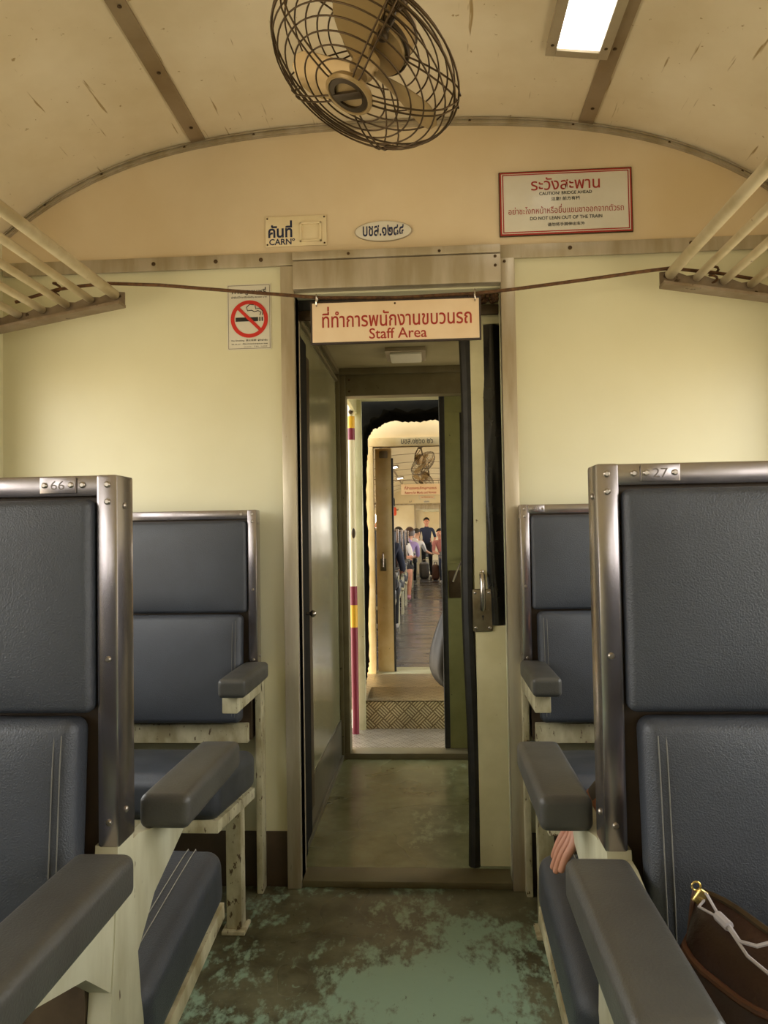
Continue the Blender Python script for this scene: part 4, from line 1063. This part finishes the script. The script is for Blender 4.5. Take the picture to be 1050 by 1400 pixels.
    MB().ball(Hm @ V((0, .080, -.056)), (.022, .008, .005), 8, 6).build('mouth', c_plaid, t)
    if hat:
        b = MB(); b.lathe([(.0, .128), (.05, .122), (.085, .095), (.104, .045), (.106, .03), (.10, .03)], Hm, 24); b.rbox((0, .125, .034), (.07, .055, .006), .005, 3, (0, 0, 0), Hm)
        b.build('cap', hat, t, ang=60)
    return t
def sit(lean=(0, 0), h=0.0, kx=.10, ky=.42, ft=.46, spread=0.0):
    lx, ly = lean
    J = dict(pelvis=(0, 0, .62), chest=(lx * .7, -.03 + ly * .6, .92 + h), neck=(lx * .95, -.02 + ly * .9, 1.07 + h), head=(lx * 1.1, .015 + ly, 1.19 + h),
             sh_l=(-.16 + lx * .85, -.03 + ly * .75, 1.0 + h), sh_r=(.16 + lx * .85, -.03 + ly * .75, 1.0 + h),
             el_l=(-.22 + lx * .5, .06 + ly * .5, .76), el_r=(.22 + lx * .5, .06 + ly * .5, .76), wr_l=(-.12, .27, .70), wr_r=(.12, .27, .70),
             hip_l=(-.085, .03, .60), hip_r=(.085, .03, .60), kn_l=(-kx - spread, ky, .58), kn_r=(kx + spread, ky, .58),
             an_l=(-kx - spread, ft, .10), an_r=(kx + spread, ft, .10), toe_l=(-kx - spread, ft + .14, .045), toe_r=(kx + spread, ft + .14, .045))
    return J
allof = lambda top, low, shoe, arm=None: dict(torso=top, arm=arm or top, hip=low, thigh=low, calf=low, foot=shoe)
# child like figure in the seat behind the near right bench: only the hand by the armrest shows
J = sit(lean=(0, .02), h=-.22, kx=.09, ky=.36, ft=.40)
J.update(head=(0.02, .03, 1.03), neck=(.01, 0, .90), pelvis=(0, 0, .62), sh_l=(-.12, 0, .84), sh_r=(.12, 0, .84), el_l=(-.115, .02, .80), wr_l=(-.190, .085, .700), hand_l=(-.62, .05, -.8), palm_l=(.5, 0, -.6), curl_l=.22, thumb_l=1, spread=1.3, fr=.80)
person('person seated behind the near right bench, only a bare hand showing below the armrest', (.60, 1.26, 0), 0, J, dict(torso=c_grey, arm=c_grey, fore=c_grey, hip=c_navy, thigh=c_navy, calf=c_navy, foot=c_shoe), m_hair, m_skin)
J = sit(h=.03); person('person in an orange cap, head just above the first left bench of the next carriage', (-.43, 8.80, 0), 0, J, allof(c_navy, c_black, c_shoe), m_hair, m_skin, hat=cloth('cap_rust', '#b06a3c'))
J = sit(lean=(.04, 0), kx=.09); J.update(kn_l=(-.16, .38, .56), an_l=(-.14, .40, .11), toe_l=(-.15, .54, .05), wr_l=(.06, .22, .76), wr_r=(-.06, .24, .74), hand_l=(1, .2, 0), hand_r=(-1, .2, 0))
person('person in black with arms folded and one bare leg in the aisle', (-.44, 14.02, 0), math.pi, J, dict(torso=c_black, arm=c_white, hip=c_black, thigh=c_black, calf=m_skin, foot=c_pink), m_hair, m_skin)
J = sit(lean=(.12, .03), h=.0); J['look'] = (.3, 1, 0)
person('person in a lilac shirt with brown bobbed hair, seen from behind', (-.43, 14.72, 0), 0, J, allof(c_purple, c_black, c_black), m_hairb, m_skin2, longhair=True)
J = sit(lean=(.16, .06), h=.0, ft=.62); J.update(el_r=(.36, .18, .80), wr_r=(.46, .34, .74), hand_r=(.6, .8, -.1), look=(.6, 1, 0))
person('person in a white shirt reaching one arm across the far aisle', (-.40, 17.55, 0), 0, J, dict(torso=c_white, arm=c_white, hip=c_black, thigh=c_black, calf=c_black, foot=c_shoe), m_hair, m_skin2)
J = sit(lean=(.10, .05)); J['look'] = (.1, 1, 0)
person('person in a rose top leaning into the aisle from the right benches', (.42, 18.45, 0), math.pi, J, allof(c_plaid, c_navy, c_shoe), m_hair, m_skin)
J = dict(pelvis=(0, 0, .90), chest=(0, -.01, 1.24), neck=(0, 0, 1.41), head=(0, .02, 1.54), sh_l=(-.17, 0, 1.34), sh_r=(.17, 0, 1.34), el_l=(-.25, .02, 1.08), el_r=(.25, .02, 1.08), wr_l=(-.20, .20, .98), wr_r=(.20, .20, .98),
         hip_l=(-.09, 0, .86), hip_r=(.09, 0, .86), kn_l=(-.10, .03, .48), kn_r=(.10, .03, .48), an_l=(-.11, 0, .10), an_r=(.11, 0, .10), toe_l=(-.12, .14, .045), toe_r=(.12, .14, .045))
person('person in dark clothes standing in the aisle by the last doorway', (-.03, 22.0, 0), math.pi, J, allof(c_navy, c_black, c_black), m_hair, m_skin)
